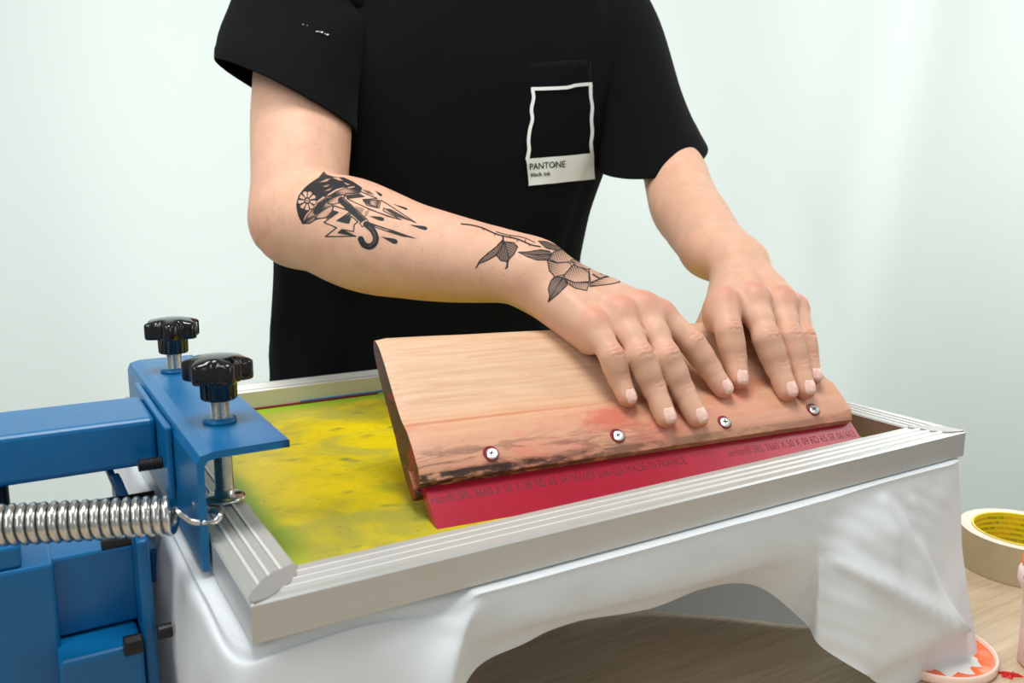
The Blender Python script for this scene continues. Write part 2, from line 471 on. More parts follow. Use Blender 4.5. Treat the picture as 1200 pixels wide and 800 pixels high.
# ------------------------------------------------------------------ squeegee
SQ_P = Vector((.1295, .0913, .0088)); syaw = -.1066; sth = .8553
SX = Vector((math.cos(syaw), math.sin(syaw), 0)); n0 = SX.cross(Vector((0, 0, 1)))
SD = math.cos(sth)*Vector((0, 0, 1))-math.sin(sth)*n0      # up along the handle
SN = math.cos(sth)*n0+math.sin(sth)*Vector((0, 0, 1))      # out of the front face
SR = Matrix((SX, -SN, SD)).transposed()
sq = empty('squeegee', SQ_P, 'wooden squeegee with red blade leaning in the screen frame under both hands', 'squeegee', rot=SR)
SLEN = .3676
def sqw(a, b, n): return SQ_P+SX*a+SD*b+SN*n
# handle profile (n, b), left end slightly taller than the worn right end
hp = [(-.0035, 0), (-.0005, .0045), (.0012, .0075), (.0014, .024), (.0006, .036), (-.0015, .041), (-.0034, .046), (-.0042, .056), (-.0045, .075), (-.0046, .095),
      (-.0052, .108), (-.0070, .1155), (-.0100, .1205), (-.0140, .1225), (-.0180, .1205), (-.0210, .1155), (-.0228, .108), (-.0245, .095), (-.0255, .075), (-.0262, .056), (-.0268, .046),
      (-.0285, .040), (-.0292, .03), (-.0295, .010), (-.0285, .001), (-.0272, 0), (-.0190, 0), (-.0190, .019), (-.0098, .019), (-.0098, 0)]
V = []; na = 44; npf = len(hp)
for i in range(na+1):
    a = SLEN*i/na
    sc = 1.028-.095*(i/na)
    for n_, b in hp:
        e = 0
        if i in (0, na): e = .0012
        bb = b*sc
        wv = .0004*nz((a*30, b*60, n_*60), 1, 2)
        if b < .0046 and n_ > -.006: wv += .0009*nz((a*70, 3, 1), 1, 3)
        V.append((a, -(n_+wv-e*(1 if n_ > -.012 else -1)*.6), bb-(e if b > .1 else 0)))
F = grid_faces(na+1, npf, True)
capL = list(range(npf)); capR = [na*npf+k for k in range(npf)]
m = mat('stained_beech', srgb(214, 166, 122), .48, 0, .35); t = NT(m)
v = t.coord(); x, y, z = t.sep(v)
gr = t.noise(t.coord((5, 150, 100)), 2.8, 5, .62, .4); fl = t.noise(t.coord((60, 200, 260)), 3.5, 2, .5)
base = t.ramp(gr, ((.25, srgb(196, 152, 120)), (.5, srgb(212, 174, 142)), (.78, srgb(222, 190, 160))))
base = t.mix(t.math('MULTIPLY', t.smooth(fl, .55, .72), .35), base, srgb(204, 156, 120))
wob = t.noise(t.coord((7, 20, 14)), 3, 4, .6, .6)
hz = t.math('ADD', z, t.math('MULTIPLY', t.math('SUBTRACT', wob, .5), .05))
warm = t.math('MULTIPLY', t.smooth(hz, .070, .030), .50)                   # orange tint soaked into the lower half
base = t.mix(warm, base, srgb(208, 148, 110))
pk = t.noise(t.coord((12, 30, 22), (.31, 0, .2)), 1.3, 4, .6, .4)
base = t.mix(t.math('MULTIPLY', t.math('MULTIPLY', t.smooth(pk, .48, .66), t.smooth(hz, .062, .025)), .7), base, srgb(216, 120, 102))
base = t.mix(t.math('MULTIPLY', t.smooth(hz, .046, .006), .50), base, srgb(204, 140, 120))
dk = t.noise(t.coord((16, 60, 95), (.2, 0, 0)), 1.6, 5, .65, .6)
low = t.smooth(z, .030, .010)
left = t.smooth(x, .26, .03)
rl = t.math('ABSOLUTE', t.math('SUBTRACT', z, .0425))
base = t.mix(t.math('MULTIPLY', t.smooth(rl, .0022, .0004), t.math('MULTIPLY', t.smooth(x, .22, .06), .55)), base, srgb(186, 104, 62))
rp = t.n('ShaderNodeVectorMath', operation='DISTANCE'); t.l(t.coord((1, 0, 1.6)), rp.inputs[0]); rp.inputs[1].default_value = (.155, 0, .040)
wob2 = t.noise(t.coord((22, 60, 46)), 3, 5, .65, .5)
rpv = t.math('ADD', rp.outputs['Value'], t.math('ADD', t.math('MULTIPLY', t.math('SUBTRACT', wob, .5), .06), t.math('MULTIPLY', t.math('SUBTRACT', wob2, .5), .05)))
base = t.mix(t.math('MULTIPLY', t.smooth(rpv, .036, .004), .7), base, srgb(196, 84, 70))
base = t.mix(t.math('MULTIPLY', t.math('MULTIPLY', t.smooth(dk, .46, .60), low), t.math('ADD', .06, t.math('MULTIPLY', left, .60))), base, srgb(74, 48, 44))
lip = t.math('MULTIPLY', t.math('MULTIPLY', t.smooth(z, .0050, .0038), t.math('ADD', .30, t.math('MULTIPLY', left, .7))), t.smooth(t.noise(t.coord((26, 60, 60)), 2.2, 4, .65), .36, .54))
base = t.mix(t.math('MULTIPLY', lip, .92), base, srgb(40, 22, 22))
ends = t.math('GREATER_THAN', t.math('ABSOLUTE', t.math('SUBTRACT', x, SLEN/2)), SLEN/2+.1)
t.base(base); t.bump(t.mix(.5, gr, dk), .12, .0008)
m_end = mat('ink_soaked_end_grain', srgb(70, 34, 22), .5, 0, .4); t = NT(m_end)
gn = t.noise(t.coord((60, 60, 60)), 2.5, 5, .65, .5); zz = t.sep(t.coord())[2]
c = t.ramp(gn, ((.3, srgb(38, 18, 14)), (.55, srgb(84, 44, 30)), (.8, srgb(120, 72, 48))))
c = t.mix(t.math('MULTIPLY', t.smooth(t.noise(t.coord((60, 60, 60), (3, 1, 2)), 1.2, 2), .56, .62), .9), c, srgb(150, 12, 36))
c = t.mix(t.math('MULTIPLY', t.smooth(zz, .03, .0), .6), c, srgb(120, 10, 26)); t.base(c)
ho = obj('handle', V, F+[capL[::-1], capR], m, sq, True, local=True, mats=[m, m_end], midx=[0]*len(F)+[1, 1])
bm = bmesh.new(); bm.from_mesh(ho.data); bmesh.ops.recalc_face_normals(bm, faces=bm.faces[:])
for f in bm.faces:
    if f.material_index == 1: f.smooth = False
for e in bm.edges:
    if len(e.link_faces) == 2 and e.calc_face_angle(0) > .6: e.smooth = False
bm.to_mesh(ho.data); bm.free()
# red polyurethane blade
m = mat('red_polyurethane', srgb(172, 14, 44), .3, 0, .5, .0); t = NT(m)
t.base(t.mix(t.noise(t.coord(), 25, 3), srgb(158, 8, 40), srgb(174, 16, 50)))
bl = obj('blade', *box((.0045, .0102, -.0300), (SLEN+.004, .0188, .0185), .0004), m, sq, local=True)
M_btext = mat('faint_black_stamp', srgb(84, 14, 32), .5)
for txt, a0, a1, b0 in (('serilor\u00ae SRL 3660 X 50 X 09 RD 65 SR 061603 266-GJ5 MADE IN FRANCE', .0005, .2020, -.0115),
                    ('serilor\u00ae SRL 3660 X 50 X 09 RD 65 SR 061603', .2400, .3680, -.0115)):
    tv, tf = text_mesh(txt, .0062, space=1.0)
    tv[:, 0] *= (a1-a0)/tv[:, 0].max()
    V = [(a0+p[0], .01015, b0-.001+p[1]*1.45) for p in tv]
    keep = [f for f in tf if min(V[i][0] for i in f) > .0050 and max(V[i][0] for i in f) < SLEN+.0035]
    obj('stamped_lettering', V, keep, M_btext, bl, local=True)
# screws
for a, b in ((.0512, .0111), (.1487, .0114), (.2419, .0104), (.3296, .0108)):
    mb = MB()
    org = Vector((a, -.0022, b)); axn = Vector((-.35, -1, .10)).normalized()
    s_ = obj('screw', *lathe([(.0043, -.004), (.0043, -.0004), (.0038, .0002), (.0025, .0005), (.0003, .0006)], org, axn, 20), M_screw, sq, False, local=True)
    u_, w_, a_ = basis(axn)
    rotm = Matrix((u_, w_, a_)).transposed()@Matrix.Rotation(.6+a*9, 3, 'Z')
    for q in range(2):
        d3 = Vector((.0040, .0009, .0007)) if q == 0 else Vector((.0009, .0040, .0007))
        mb.add(*box(org+a_*.0004-d3/2, org+a_*.0004+d3/2, 0, rot=rotm))
    mb.obj('cross_slot', M_dark, s_, local=True)
    k_ = obj('screw_recess', *lathe([(.0056, -.0005), (.0056, .0004), (.0044, .0001)], Vector((a, -.0014, b+.0003)), (0, -1, 0), 20), M_redink, sq, False, local=True)

# ------------------------------------------------------------------ blue press
pr = empty('screen_press', (-.06, .22, TZ), 'blue steel screen printing press clamping the left rail of the frame', 'press')
# clamp bracket: bent plate, profile in x-z swept along y
by0, by1 = .084, .362; th = .0042
outer = [(.0455, .0500), (.004, .0500), (-.0030, .0482), (-.0052, .0430), (-.0052, -.0175)]
inner = [(-.0012, -.0175), (-.0012, .0420), (.0008, .0450), (.005, .0460), (.0455, .0460)]
pf = outer+inner; n = len(pf); V = []
ys = [by0, by0+.0012, by1-.0012, by1]
for k, yy in enumerate(ys):
    for x_, z_ in pf:
        e = .0008 if k in (0, 3) else 0
        V.append((x_, yy, z_))
F = grid_faces(4, n, True)+[list(range(n))[::-1], [3*n+i for i in range(n)]]
# rounded far left corner and clipped far edge handled by bevel
br = obj('clamp_bracket', V, F, M_blue, pr)
bm = bmesh.new(); bm.from_mesh(br.data); bmesh.ops.recalc_face_normals(bm, faces=bm.faces[:])
es = [e for e in bm.edges if e.calc_length() < .006 and all(abs(v.co.z-.05-br.parent.location.z*-1) < .2 for v in e.verts) and abs(e.verts[0].co.x-e.verts[1].co.x) < 1e-5]
es = [e for e in es if e.verts[0].co.x > (.045+.06) and abs(e.verts[0].co.z-e.verts[1].co.z) > .003]
if es: bmesh.ops.bevel(bm, geom=es, offset=.004, segments=3, affect='EDGES')
bm.to_mesh(br.data); bm.free()
# knobs on threaded studs
def knob_unit(x_, y_, knob_base, rot):
    th_ = []
    zt = .0012; z = zt
    st = MB(); pr_ = []
    while z < knob_base+.004:
        pr_ += [(.0050, z), (.0056, z+.0005), (.0050, z+.0010)]; z += .00125
    st.add(*lathe(pr_, (x_, y_, 0), n=20))
    s_ = st.obj('threaded_stud', M_steel, pr)
    obj('washer', *lathe([(.0118, .0007), (.0122, .0012), (.0120, .0026), (.0105, .0032), (.0062, .0034), (.0062, .0070), (.0052, .0075)], (x_, y_, 0), n=28), M_steel, s_, True)
    obj('weld_nut', *lathe([(.0095, .0498), (.0100, .0510), (.0090, .0525), (.0070, .0528)], (x_, y_, 0), n=24, lobes=lambda a, r: 1+.06*math.sin(5*a+1)), M_blue, pr, True)
    lob = lambda a, r: 1.0+ (.15*math.cos(6*(a+rot))*abs(math.cos(3*(a+rot)))**.3 if r > .0155 else (.03*math.cos(16*a) if .0095 < r < .0115 else 0)) - (.12 if r > .0155 else 0)
    pk = [(.0060, -.0008), (.0098, -.0006), (.0105, .0006), (.0107, .0108), (.0112, .0111), (.0160, .0112), (.0192, .0113), (.0199, .0120), (.0201, .0132), (.0201, .0215), (.0197, .0226), (.0182, .0236), (.0145, .0249), (.009, .0259), (.0015, .0263)]
    obj('knob', *lathe(pk, (x_, y_, knob_base), n=144, lobes=lob), M_black_plastic, pr, True)
knob_unit(.0205, .1425, .0650, .9)
knob_unit(.0215, .3020, .0655, .3)
# arm and its end plate
obj('end_plate', *box((-.0095, .155, .002), (-.0056, .292, .0470), .0012), M_blue, pr)
obj('arm', *box((-.42, .190, .0140), (-.0096, .256, .0452), .0035, 3), M_blue, pr)
def bolt(name, a, b, r, m=M_black, n=18, head=None):
    a, b = Vector(a), Vector(b); ln = (b-a).length
    return obj(name, *lathe([(r*.85, 0), (r, ln*.06), (r, ln*.94), (r*.85, ln)], a, b-a, n), m, pr, False)
pp = []
z = 0
while z < .014: pp += [(.0036, z), (.0041, z+.0006), (.0036, z+.0012)]; z += .0014
obj('bolt', *lathe(pp, (-.0235, .176, .0195), (1, 0, 0), 16), M_black, pr)
obj('bolt', *lathe([(.0038, 0), (.0038, .030)], (-.042, .205, -.012), (1, 0, 0), 16), M_black, pr)
pp = []; z = 0
while z < .022: pp += [(.0040, z), (.0046, z+.0006), (.0040, z+.0012)]; z += .0014
obj('bolt', *lathe(pp, (-.0285, .185, -.012), (1, 0, 0), 16), M_black, pr)
# slim lever links behind the spring
def link(a, b, wd, tk, m=M_blue):
    a, b = Vector(a), Vector(b); d = b-a; mid = (a+b)/2
    rot = Matrix((Vector((1, 0, 0)), d.normalized().cross(Vector((1, 0, 0))), d.normalized())).transposed()
    V, F = box((-tk/2, -wd/2, -d.length/2), (tk/2, wd/2, d.length/2), .0008)
    V = [(rot@Vector(p)+mid)[:] for p in V]
    obj('lever_link', V, F, m, pr)
link((-.040, .232, .018), (-.026, .200, -.030), .008, .004)
link((-.034, .215, .004), (-.024, .198, -.030), .007, .005)
# spring
ax0 = Vector((-.0160, .0985, .0128)); ax1 = Vector((-.205, .158, .0175)); axd = (ax1-ax0); ln = axd.length; axd.normalize()
su, sw, _ = basis(axd); pitch_ = .0051; turns = ln/pitch_; path = []
for i in range(int(turns*16)+1):
    a = i/16*2*math.pi; path.append(ax0+axd*(pitch_*i/16)+(su*math.cos(a)+sw*math.sin(a))*.0090)
spo = empty('tension_spring', (ax0+ax1)/2, 'steel coil spring stretched from the blue bracket past the press column', 'spring')
obj('coil', *tube(path, .00238, 8), M_steel, spo, True)
p0 = path[0]
hook = catmull([p0, (-.0152, .0945, .0165), (-.0115, .0905, .0135), (-.0080, .0880, .0110), (-.002, .0845, .0108), (.0015, .0800, .0122), (.0042, .0795, .0145), (.0046, .0840, .0158), (.0020, .0895, .0150)], 6)
obj('hook', *tube(hook, .0018, 10), M_steel, spo, True)
obj('hinge_screw', *lathe([(.0022, 0), (.0022, .0006), (.0012, .0009)], (-.0053, .100, .016), (-1, 0, 0), 12), M_steel, pr)
# lower body of the press
obj('column_plate', *box((-.42, .148, TZ), (-.0752, .260, -.0215), .002), M_blue, pr)
obj('body_tube', *box((-.078, .157, -.072), (-.0310, .250, -.0225), .002), M_blue, pr)
obj('lower_rail', *box((-.078, .128, TZ), (-.0335, .250, -.0735), .0025), M_blue, pr)
V, F = box((-.0325, .134, TZ+.001), (-.0255, .262, -.0125), .0022, 3)
obj('side_plate', V, F, M_blue, pr)
obj('bolt', *lathe([(.0050, 0), (.0058, .0008), (.0058, .0092), (.0048, .0100)], (-.0445, .124, -.0705), (1, 0, 0), 18), M_black, pr)
obj('bolt', *lathe([(.0040, 0), (.0044, .0006), (.0044, .008)], (-.0255, .128, -.0690), (1, 0, 0), 16), M_black, pr)
obj('bolt', *lathe([(.0044, 0), (.0044, .016)], (-.050, .145, -.014), (1, 0, 0), 16), M_black, pr)
obj('rubber_stop', *lathe([(.0095, 0), (.0100, .001), (.0100, .016), (.0072, .017), (.0072, .034)], (-.1035, .200, .0142), (0, 0, -1), 24), M_black, pr)
obj('hinge_block', *box((-.30, .17, -.0215), (-.112, .245, .0139), .003), M_blue, pr)
obj('lower_block', *box((-.14, .150, -.0214), (-.0905, .200, -.008), .002), M_blue, pr)

# ------------------------------------------------------------------ tape, lid, pot
tc = Vector((.770, .053, TZ)); Ro, Ri, Ht = .0560, .0430, .0390
tp = empty('tape_roll', tc, 'wide roll of beige packing tape with yellow printed core lying on the table', 'tape')
m = mat('beige_tape', srgb(178, 164, 132), .3, 0, .5); t = NT(m)
t.base(t.mix(t.noise(t.coord((1, 1, 1)), 40, 4), srgb(166, 150, 116), srgb(190, 176, 146)))
def ring(ro, ri, z0, z1, n=72):
    V = []
    for r, z in ((ro, z0), (ro, z1), (ri, z1), (ri, z0)):
        V += [(tc.x+r*math.cos(2*math.pi*i/n), tc.y+r*math.sin(2*math.pi*i/n), tc.z+z) for i in range(n)]
    F = []
    for a in range(4):
        b = (a+1) % 4
        for i in range(n):
            k = (i+1) % n; F.append([a*n+i, a*n+k, b*n+k, b*n+i])
    return V, F
obj('tape_winding', *ring(Ro, Ri+.0022, .0005, Ht-.0005), m, tp)
m = mat('yellow_core_paper', srgb(228, 206, 10), .6)
core = obj('core', *ring(Ri+.0022, Ri, 0, Ht), m, tp)
M_orange_print = mat('orange_print', srgb(214, 120, 20), .6); M_olive_print = mat('dark_print', srgb(70, 62, 16), .6)
for odd in (0, 1):
    mb = MB()
    for row in range(6):
        for k in range(14):
            if (k+row) % 2 != odd: continue
            tv, tf = text_mesh(('EXTRA STRONG' if odd else 'PACKING TAPE'), .0042)
            wdt = tv[:, 0].max(); a0 = k/14*2*math.pi+row*.35
            P = []
            for q in tv:
                a = a0-(q[0]*.62)/(Ri-.0002)
                P.append((tc.x+(Ri-.0002)*math.cos(a), tc.y+(Ri-.0002)*math.sin(a), TZ+.003+row*.0058+q[1]))
            mb.add(P, tf)
    mb.obj('core_print', M_orange_print if odd else M_olive_print, core)

M_orange = mat('orange_paint', srgb(255, 106, 40), .35, 0, .5); t = NT(M_orange)
t.base(t.mix(t.noise(t.coord(), 120, 3), srgb(250, 80, 30), srgb(255, 138, 66)))
M_red_flake = mat('dried_red_paint', srgb(214, 26, 20), .5)
M_pink = mat('translucent_pinkish_plastic', srgb(238, 208, 204), .3, 0, .5)
lc = Vector((.5400, -.0050, TZ)); LR = .0475
ld = empty('pot_lid', lc, 'white pot lid smeared with orange paint, lying beside the hanging cloth', 'lid')
obj('rim', *lathe([(LR-.003, .0002), (LR-.0005, .001), (LR, .003), (LR, .0075), (LR-.001, .0085), (LR-.0024, .0080), (LR-.003, .0040)], lc, n=56), mat('cream_lid', srgb(244, 214, 200), .35), ld, True)
obj('inner_disc', *lathe([(LR-.0034, .0038), (LR-.0040, .0044), (.001, .0044)], lc, n=48), mat('white_lid', srgb(226, 228, 226), .35), ld, True)
rng = random.Random(4); V = []; n = 60
for i in range(n):
    a = 2*math.pi*i/n; ri = LR*(.72+.18*nz((3*math.cos(a), 3*math.sin(a), 2), 1.5, 3)+.10*math.sin(5*a)*nz((a, 2, 2)))
    V += [(lc.x+(LR-.0031)*math.cos(a), lc.y+(LR-.0031)*math.sin(a), TZ+.0058), (lc.x+ri*math.cos(a), lc.y+ri*math.sin(a), TZ+.0050), (lc.x+(ri-.001)*math.cos(a), lc.y+(ri-.001)*math.sin(a), TZ+.0043)]
obj('paint_smear', V, [[(i*3+j) % (3*n), (i*3+j+1) % (3*n), ((i+1)*3+j+1) % (3*n), ((i+1)*3+j) % (3*n)] for i in range(n) for j in range(2)], M_orange, ld, True)
pc = Vector((.604, -.063, TZ))
pt = empty('paint_pot', pc, 'pinkish plastic paint pot with orange paint, cut off by the right border', 'pot')
obj('pot_body', *lathe([(.0205, .0004), (.0220, .002), (.0226, .030), (.0232, .056), (.0262, .066), (.0285, .070), (.0285, .078), (.0262, .082), (.0250, .082), (.0240, .070)], pc, n=48), M_pink, pt, True)
obj('paint_crust', *lathe([(.0262, .076), (.0266, .084), (.0235, .0965), (.015, .101), (.002, .102)], pc, n=40, lobes=lambda a, r: 1+.05*math.sin(7*a)+.03*math.sin(13*a)), M_orange, pt, True)
def splat(name, c, r, hgt, label, seed, parent=None, n=26, stretch=(1, 1), rot=0):
    rng = random.Random(seed); V = [(c[0], c[1], c[2]+hgt)]; ph = [rng.random()*6 for _ in range(4)]
    for s in (.55, 1.0):
        for i in range(n):
            a = 2*math.pi*i/n; rr = r*s*(1+.3*math.sin(3*a+ph[0])+.25*math.sin(5*a+ph[1])+.2*math.sin(8*a+ph[2]))
            dx, dy = rr*math.cos(a)*stretch[0], rr*math.sin(a)*stretch[1]
            V.append((c[0]+dx*math.cos(rot)-dy*math.sin(rot), c[1]+dx*math.sin(rot)+dy*math.cos(rot), c[2]+(hgt*.8*(.7+.6*rng.random()) if s < 1 else .0002)))
    F = [[0, 1+i, 1+(i+1) % n] for i in range(n)]+[[1+i, 1+n+i, 1+n+(i+1) % n, 1+(i+1) % n] for i in range(n)]
    o = obj(name, V, F, M_red_flake, parent, origin=None if parent else c)
    if not parent: tag(o, label, 'paint crumb')
    return o
splat('paint_crumb', (.5640, -.0545, TZ), .0045, .003, 'red crumb of dried paint on the wood between lid and pot', 3, stretch=(1.6, .8), rot=-.6)
mb = MB(); rng = random.Random(9)
for k in range(9):
    a = 2.6+rng.random()*2.2; p = pc+Vector((.0275*math.cos(a), .0275*math.sin(a), .070+.016*rng.random()))
    q = p+Vector((.004*math.cos(a)+rng.uniform(-.004, .004), .004*math.sin(a)+rng.uniform(-.004, .004), rng.uniform(-.004, .004)))
    mb.add(*tube([p-(q-p)*.6, p, q], [.0018, .0022, .0006], 6))
mb.obj('dried_paint_flakes', M_red_flake, pt, True)
tag(obj('dark_crumb', *lathe([(.002, .0002), (.0035, .001), (.003, .003), (.001, .004)], (.436, -.003, TZ), n=9, lobes=lambda a, r: 1+.3*math.sin(3*a)), M_dark, None, origin=(.436, -.003, TZ)), 'tiny black crumb on the wood in front of the hanging cloth', 'crumb')
# ------------------------------------------------------------------ the person
A3 = lambda *p: np.array(p, dtype=float)
sqp, sqx, sqd, sqn = (np.array(q) for q in (SQ_P, SX, SD, SN))
def sql(a, b, n): return sqp+sqx*a+sqd*b+sqn*n       # a point on the squeegee: along, up, out of its face
def nrm(q): return q/np.linalg.norm(q)

RH = dict(pinky=[(.2898, .1292, .0961), (.2917, .1098, .0689), (.2958, .1053, .0521), (.2974, .0968, .0397)],
          ring=[(.3148, .1288, .1034), (.3109, .1012, .0685), (.3185, .0935, .0454), (.3190, .0789, .0262)],
          middle=[(.3373, .1291, .1058), (.3323, .0966, .0666), (.3409, .0879, .0426), (.3447, .0735, .0239)],
          index=[(.3515, .1255, .0986), (.3677, .1079, .0717), (.3782, .0981, .0522), (.3831, .0875, .0382)])
LH = dict(index=[(.4123, .1199, .1047), (.4038, .1056, .0784), (.4044, .0984, .0576), (.4013, .0897, .0431)],
          middle=[(.4432, .1166, .1073), (.4333, .0937, .0721), (.4387, .0853, .0495), (.4384, .0734, .0325)],
          ring=[(.4731, .1144, .1029), (.4577, .0927, .0708), (.4585, .0829, .0492), (.4564, .0711, .0321)],
          pinky=[(.4884, .1128, .0963), (.4792, .0953, .0685), (.4767, .0874, .0521), (.4739, .0788, .0391)])
RH = {k: [np.array(p) for p in q] for k, q in RH.items()}
LH = {k: [np.array(p) for p in q] for k, q in LH.items()}
for H_ in (RH, LH):
    for q in H_.values(): q[0] = q[0]-A3(-.0015, -.0035, .0085)

# signed distances: smooth-blended tapered limbs, meshed with surface nets
class Limb:
    def __init__(s): s.P = []            # (a, b, r1, r2, blend radius, group)
    def add(s, a, b, r1, r2, k=.008, g=0): s.P.append((np.asarray(a, float), np.asarray(b, float), r1, r2, k, g))
    def chain(s, pts, rad, k=.008, g=0, sub=0):
        if sub:
            c = catmull(np.c_[np.array(pts), np.array(rad)], sub); pts, rad = c[:, :3], c[:, 3]
        for i in range(len(pts)-1): s.add(pts[i], pts[i+1], rad[i], rad[i+1], k, g)
    def prim(s, i, p):
        a, b, r1, r2, k, g = s.P[i]; ba = b-a; pa = p-a
        tt = np.clip((pa@ba)/max(ba@ba, 1e-12), 0, 1)
        return np.sqrt(((pa-tt[:, None]*ba)**2).sum(1))-(r1+(r2-r1)*tt)
    def dist(s, p, act=None, cut=None):
        G = {}
        for i in (range(len(s.P)) if act is None else act):
            d = s.prim(i, p); k = s.P[i][4]; g = s.P[i][5]
            if g not in G: G[g] = d
            else:
                c = G[g]; hh = np.maximum(k-np.abs(c-d), 0)/k; G[g] = np.minimum(c, d)-hh*hh*k*.25
        if not G: return np.full(len(p), 1.0)
        fing = None
        for g in sorted(G):
            if g == 0: continue
            fing = G[g] if fing is None else np.minimum(fing, G[g])
        if 0 in G and fing is not None:
            k = .009; hh = np.maximum(k-np.abs(G[0]-fing), 0)/k; d = np.minimum(G[0], fing)-hh*hh*k*.25
        else: d = G[0] if 0 in G else fing
        if cut is not None: d = np.maximum(d, (p-cut[0])@cut[1])
        return d

def surface_net(limb, step, cut=None, B=14):
    lo = np.min([np.minimum(a, b)-max(r1, r2) for a, b, r1, r2, k, g in limb.P], axis=0)-12*step
    hi = np.max([np.maximum(a, b)+max(r1, r2) for a, b, r1, r2, k, g in limb.P], axis=0)+12*step
    nb = np.ceil((hi-lo)/(B*step)).astype(int)
    gi = np.stack(np.meshgrid(*[np.arange(q) for q in nb], indexing='ij'), -1).reshape(-1, 3)
    cen = lo+(gi+.5)*B*step; rad = B*step*.87
    D = np.stack([limb.prim(i, cen) for i in range(len(limb.P))], 1)
    dm = D.min(1); sel = (dm < rad+.03) & (dm > -rad-.06)
    loc = np.stack(np.meshgrid(*[np.arange(B+1)]*3, indexing='ij'), -1).reshape(-1, 3)
    N = nb*B+2; cid = lambda q: (q[..., 0]*N[1]+q[..., 1])*N[2]+q[..., 2]
    IDs, POS, QUADS = [], [], []
    corners = [(i, j, k) for i in (0, 1) for j in (0, 1) for k in (0, 1)]
    edges = [(a, b) for a in range(8) for b in range(a+1, 8) if sum(x_ != y_ for x_, y_ in zip(corners[a], corners[b])) == 1]
    for bi in np.nonzero(sel)[0]:
        act = np.nonzero(D[bi] < max(dm[bi], 0)+2*rad+.035)[0]
        base_ = gi[bi]*B; pts = lo+(base_+loc)*step
        v_ = limb.dist(pts, act, cut).reshape(B+1, B+1, B+1)
        if v_.min() > 0 or v_.max() < 0: continue
        cv = [v_[i:i+B, j:j+B, k:k+B] for i, j, k in corners]
        neg = [c < 0 for c in cv]; sm = sum(n_.astype(np.int8) for n_ in neg)
        cell = np.argwhere((sm > 0) & (sm < 8))
        if len(cell):
            ci = tuple(cell.T); acc = np.zeros((len(cell), 3)); cnt = np.zeros(len(cell))
            for a, b in edges:
                va, vb = cv[a][ci], cv[b][ci]; x_ = (va < 0) != (vb < 0)
                if not x_.any(): continue
                tt = va[x_]/(va[x_]-vb[x_]); ca, cb = np.array(corners[a]), np.array(corners[b])
                acc[x_] += ca+tt[:, None]*(cb-ca); cnt[x_] += 1
            IDs.append(cid(base_+cell)); POS.append(lo+(base_+cell+acc/cnt[:, None])*step)
        ng = v_ < 0
        for ax_ in range(3):
            sl = [slice(0, B)]*3; sl2 = list(sl); sl2[ax_] = slice(1, B+1)
            a_, b_ = ng[tuple(sl)], ng[tuple(sl2)]
            e_ = np.argwhere(a_ != b_)
            if not len(e_): continue
            flip = a_[tuple(e_.T)]
            o1, o2 = np.zeros(3, int), np.zeros(3, int); o1[(ax_+1) % 3] = 1; o2[(ax_+2) % 3] = 1
            ge = base_+e_
            q = np.stack([cid(ge-o1-o2), cid(ge-o2), cid(ge), cid(ge-o1)], 1)
            q[~flip] = q[~flip][:, ::-1]
            QUADS.append(q)
    ids = np.concatenate(IDs); pos = np.concatenate(POS); o_ = np.argsort(ids); ids = ids[o_]; pos = pos[o_]
    Q = np.concatenate(QUADS); ix = np.searchsorted(ids, Q).clip(0, len(ids)-1)
    ok = (ids[ix] == Q).all(1)
    return pos, ix[ok]

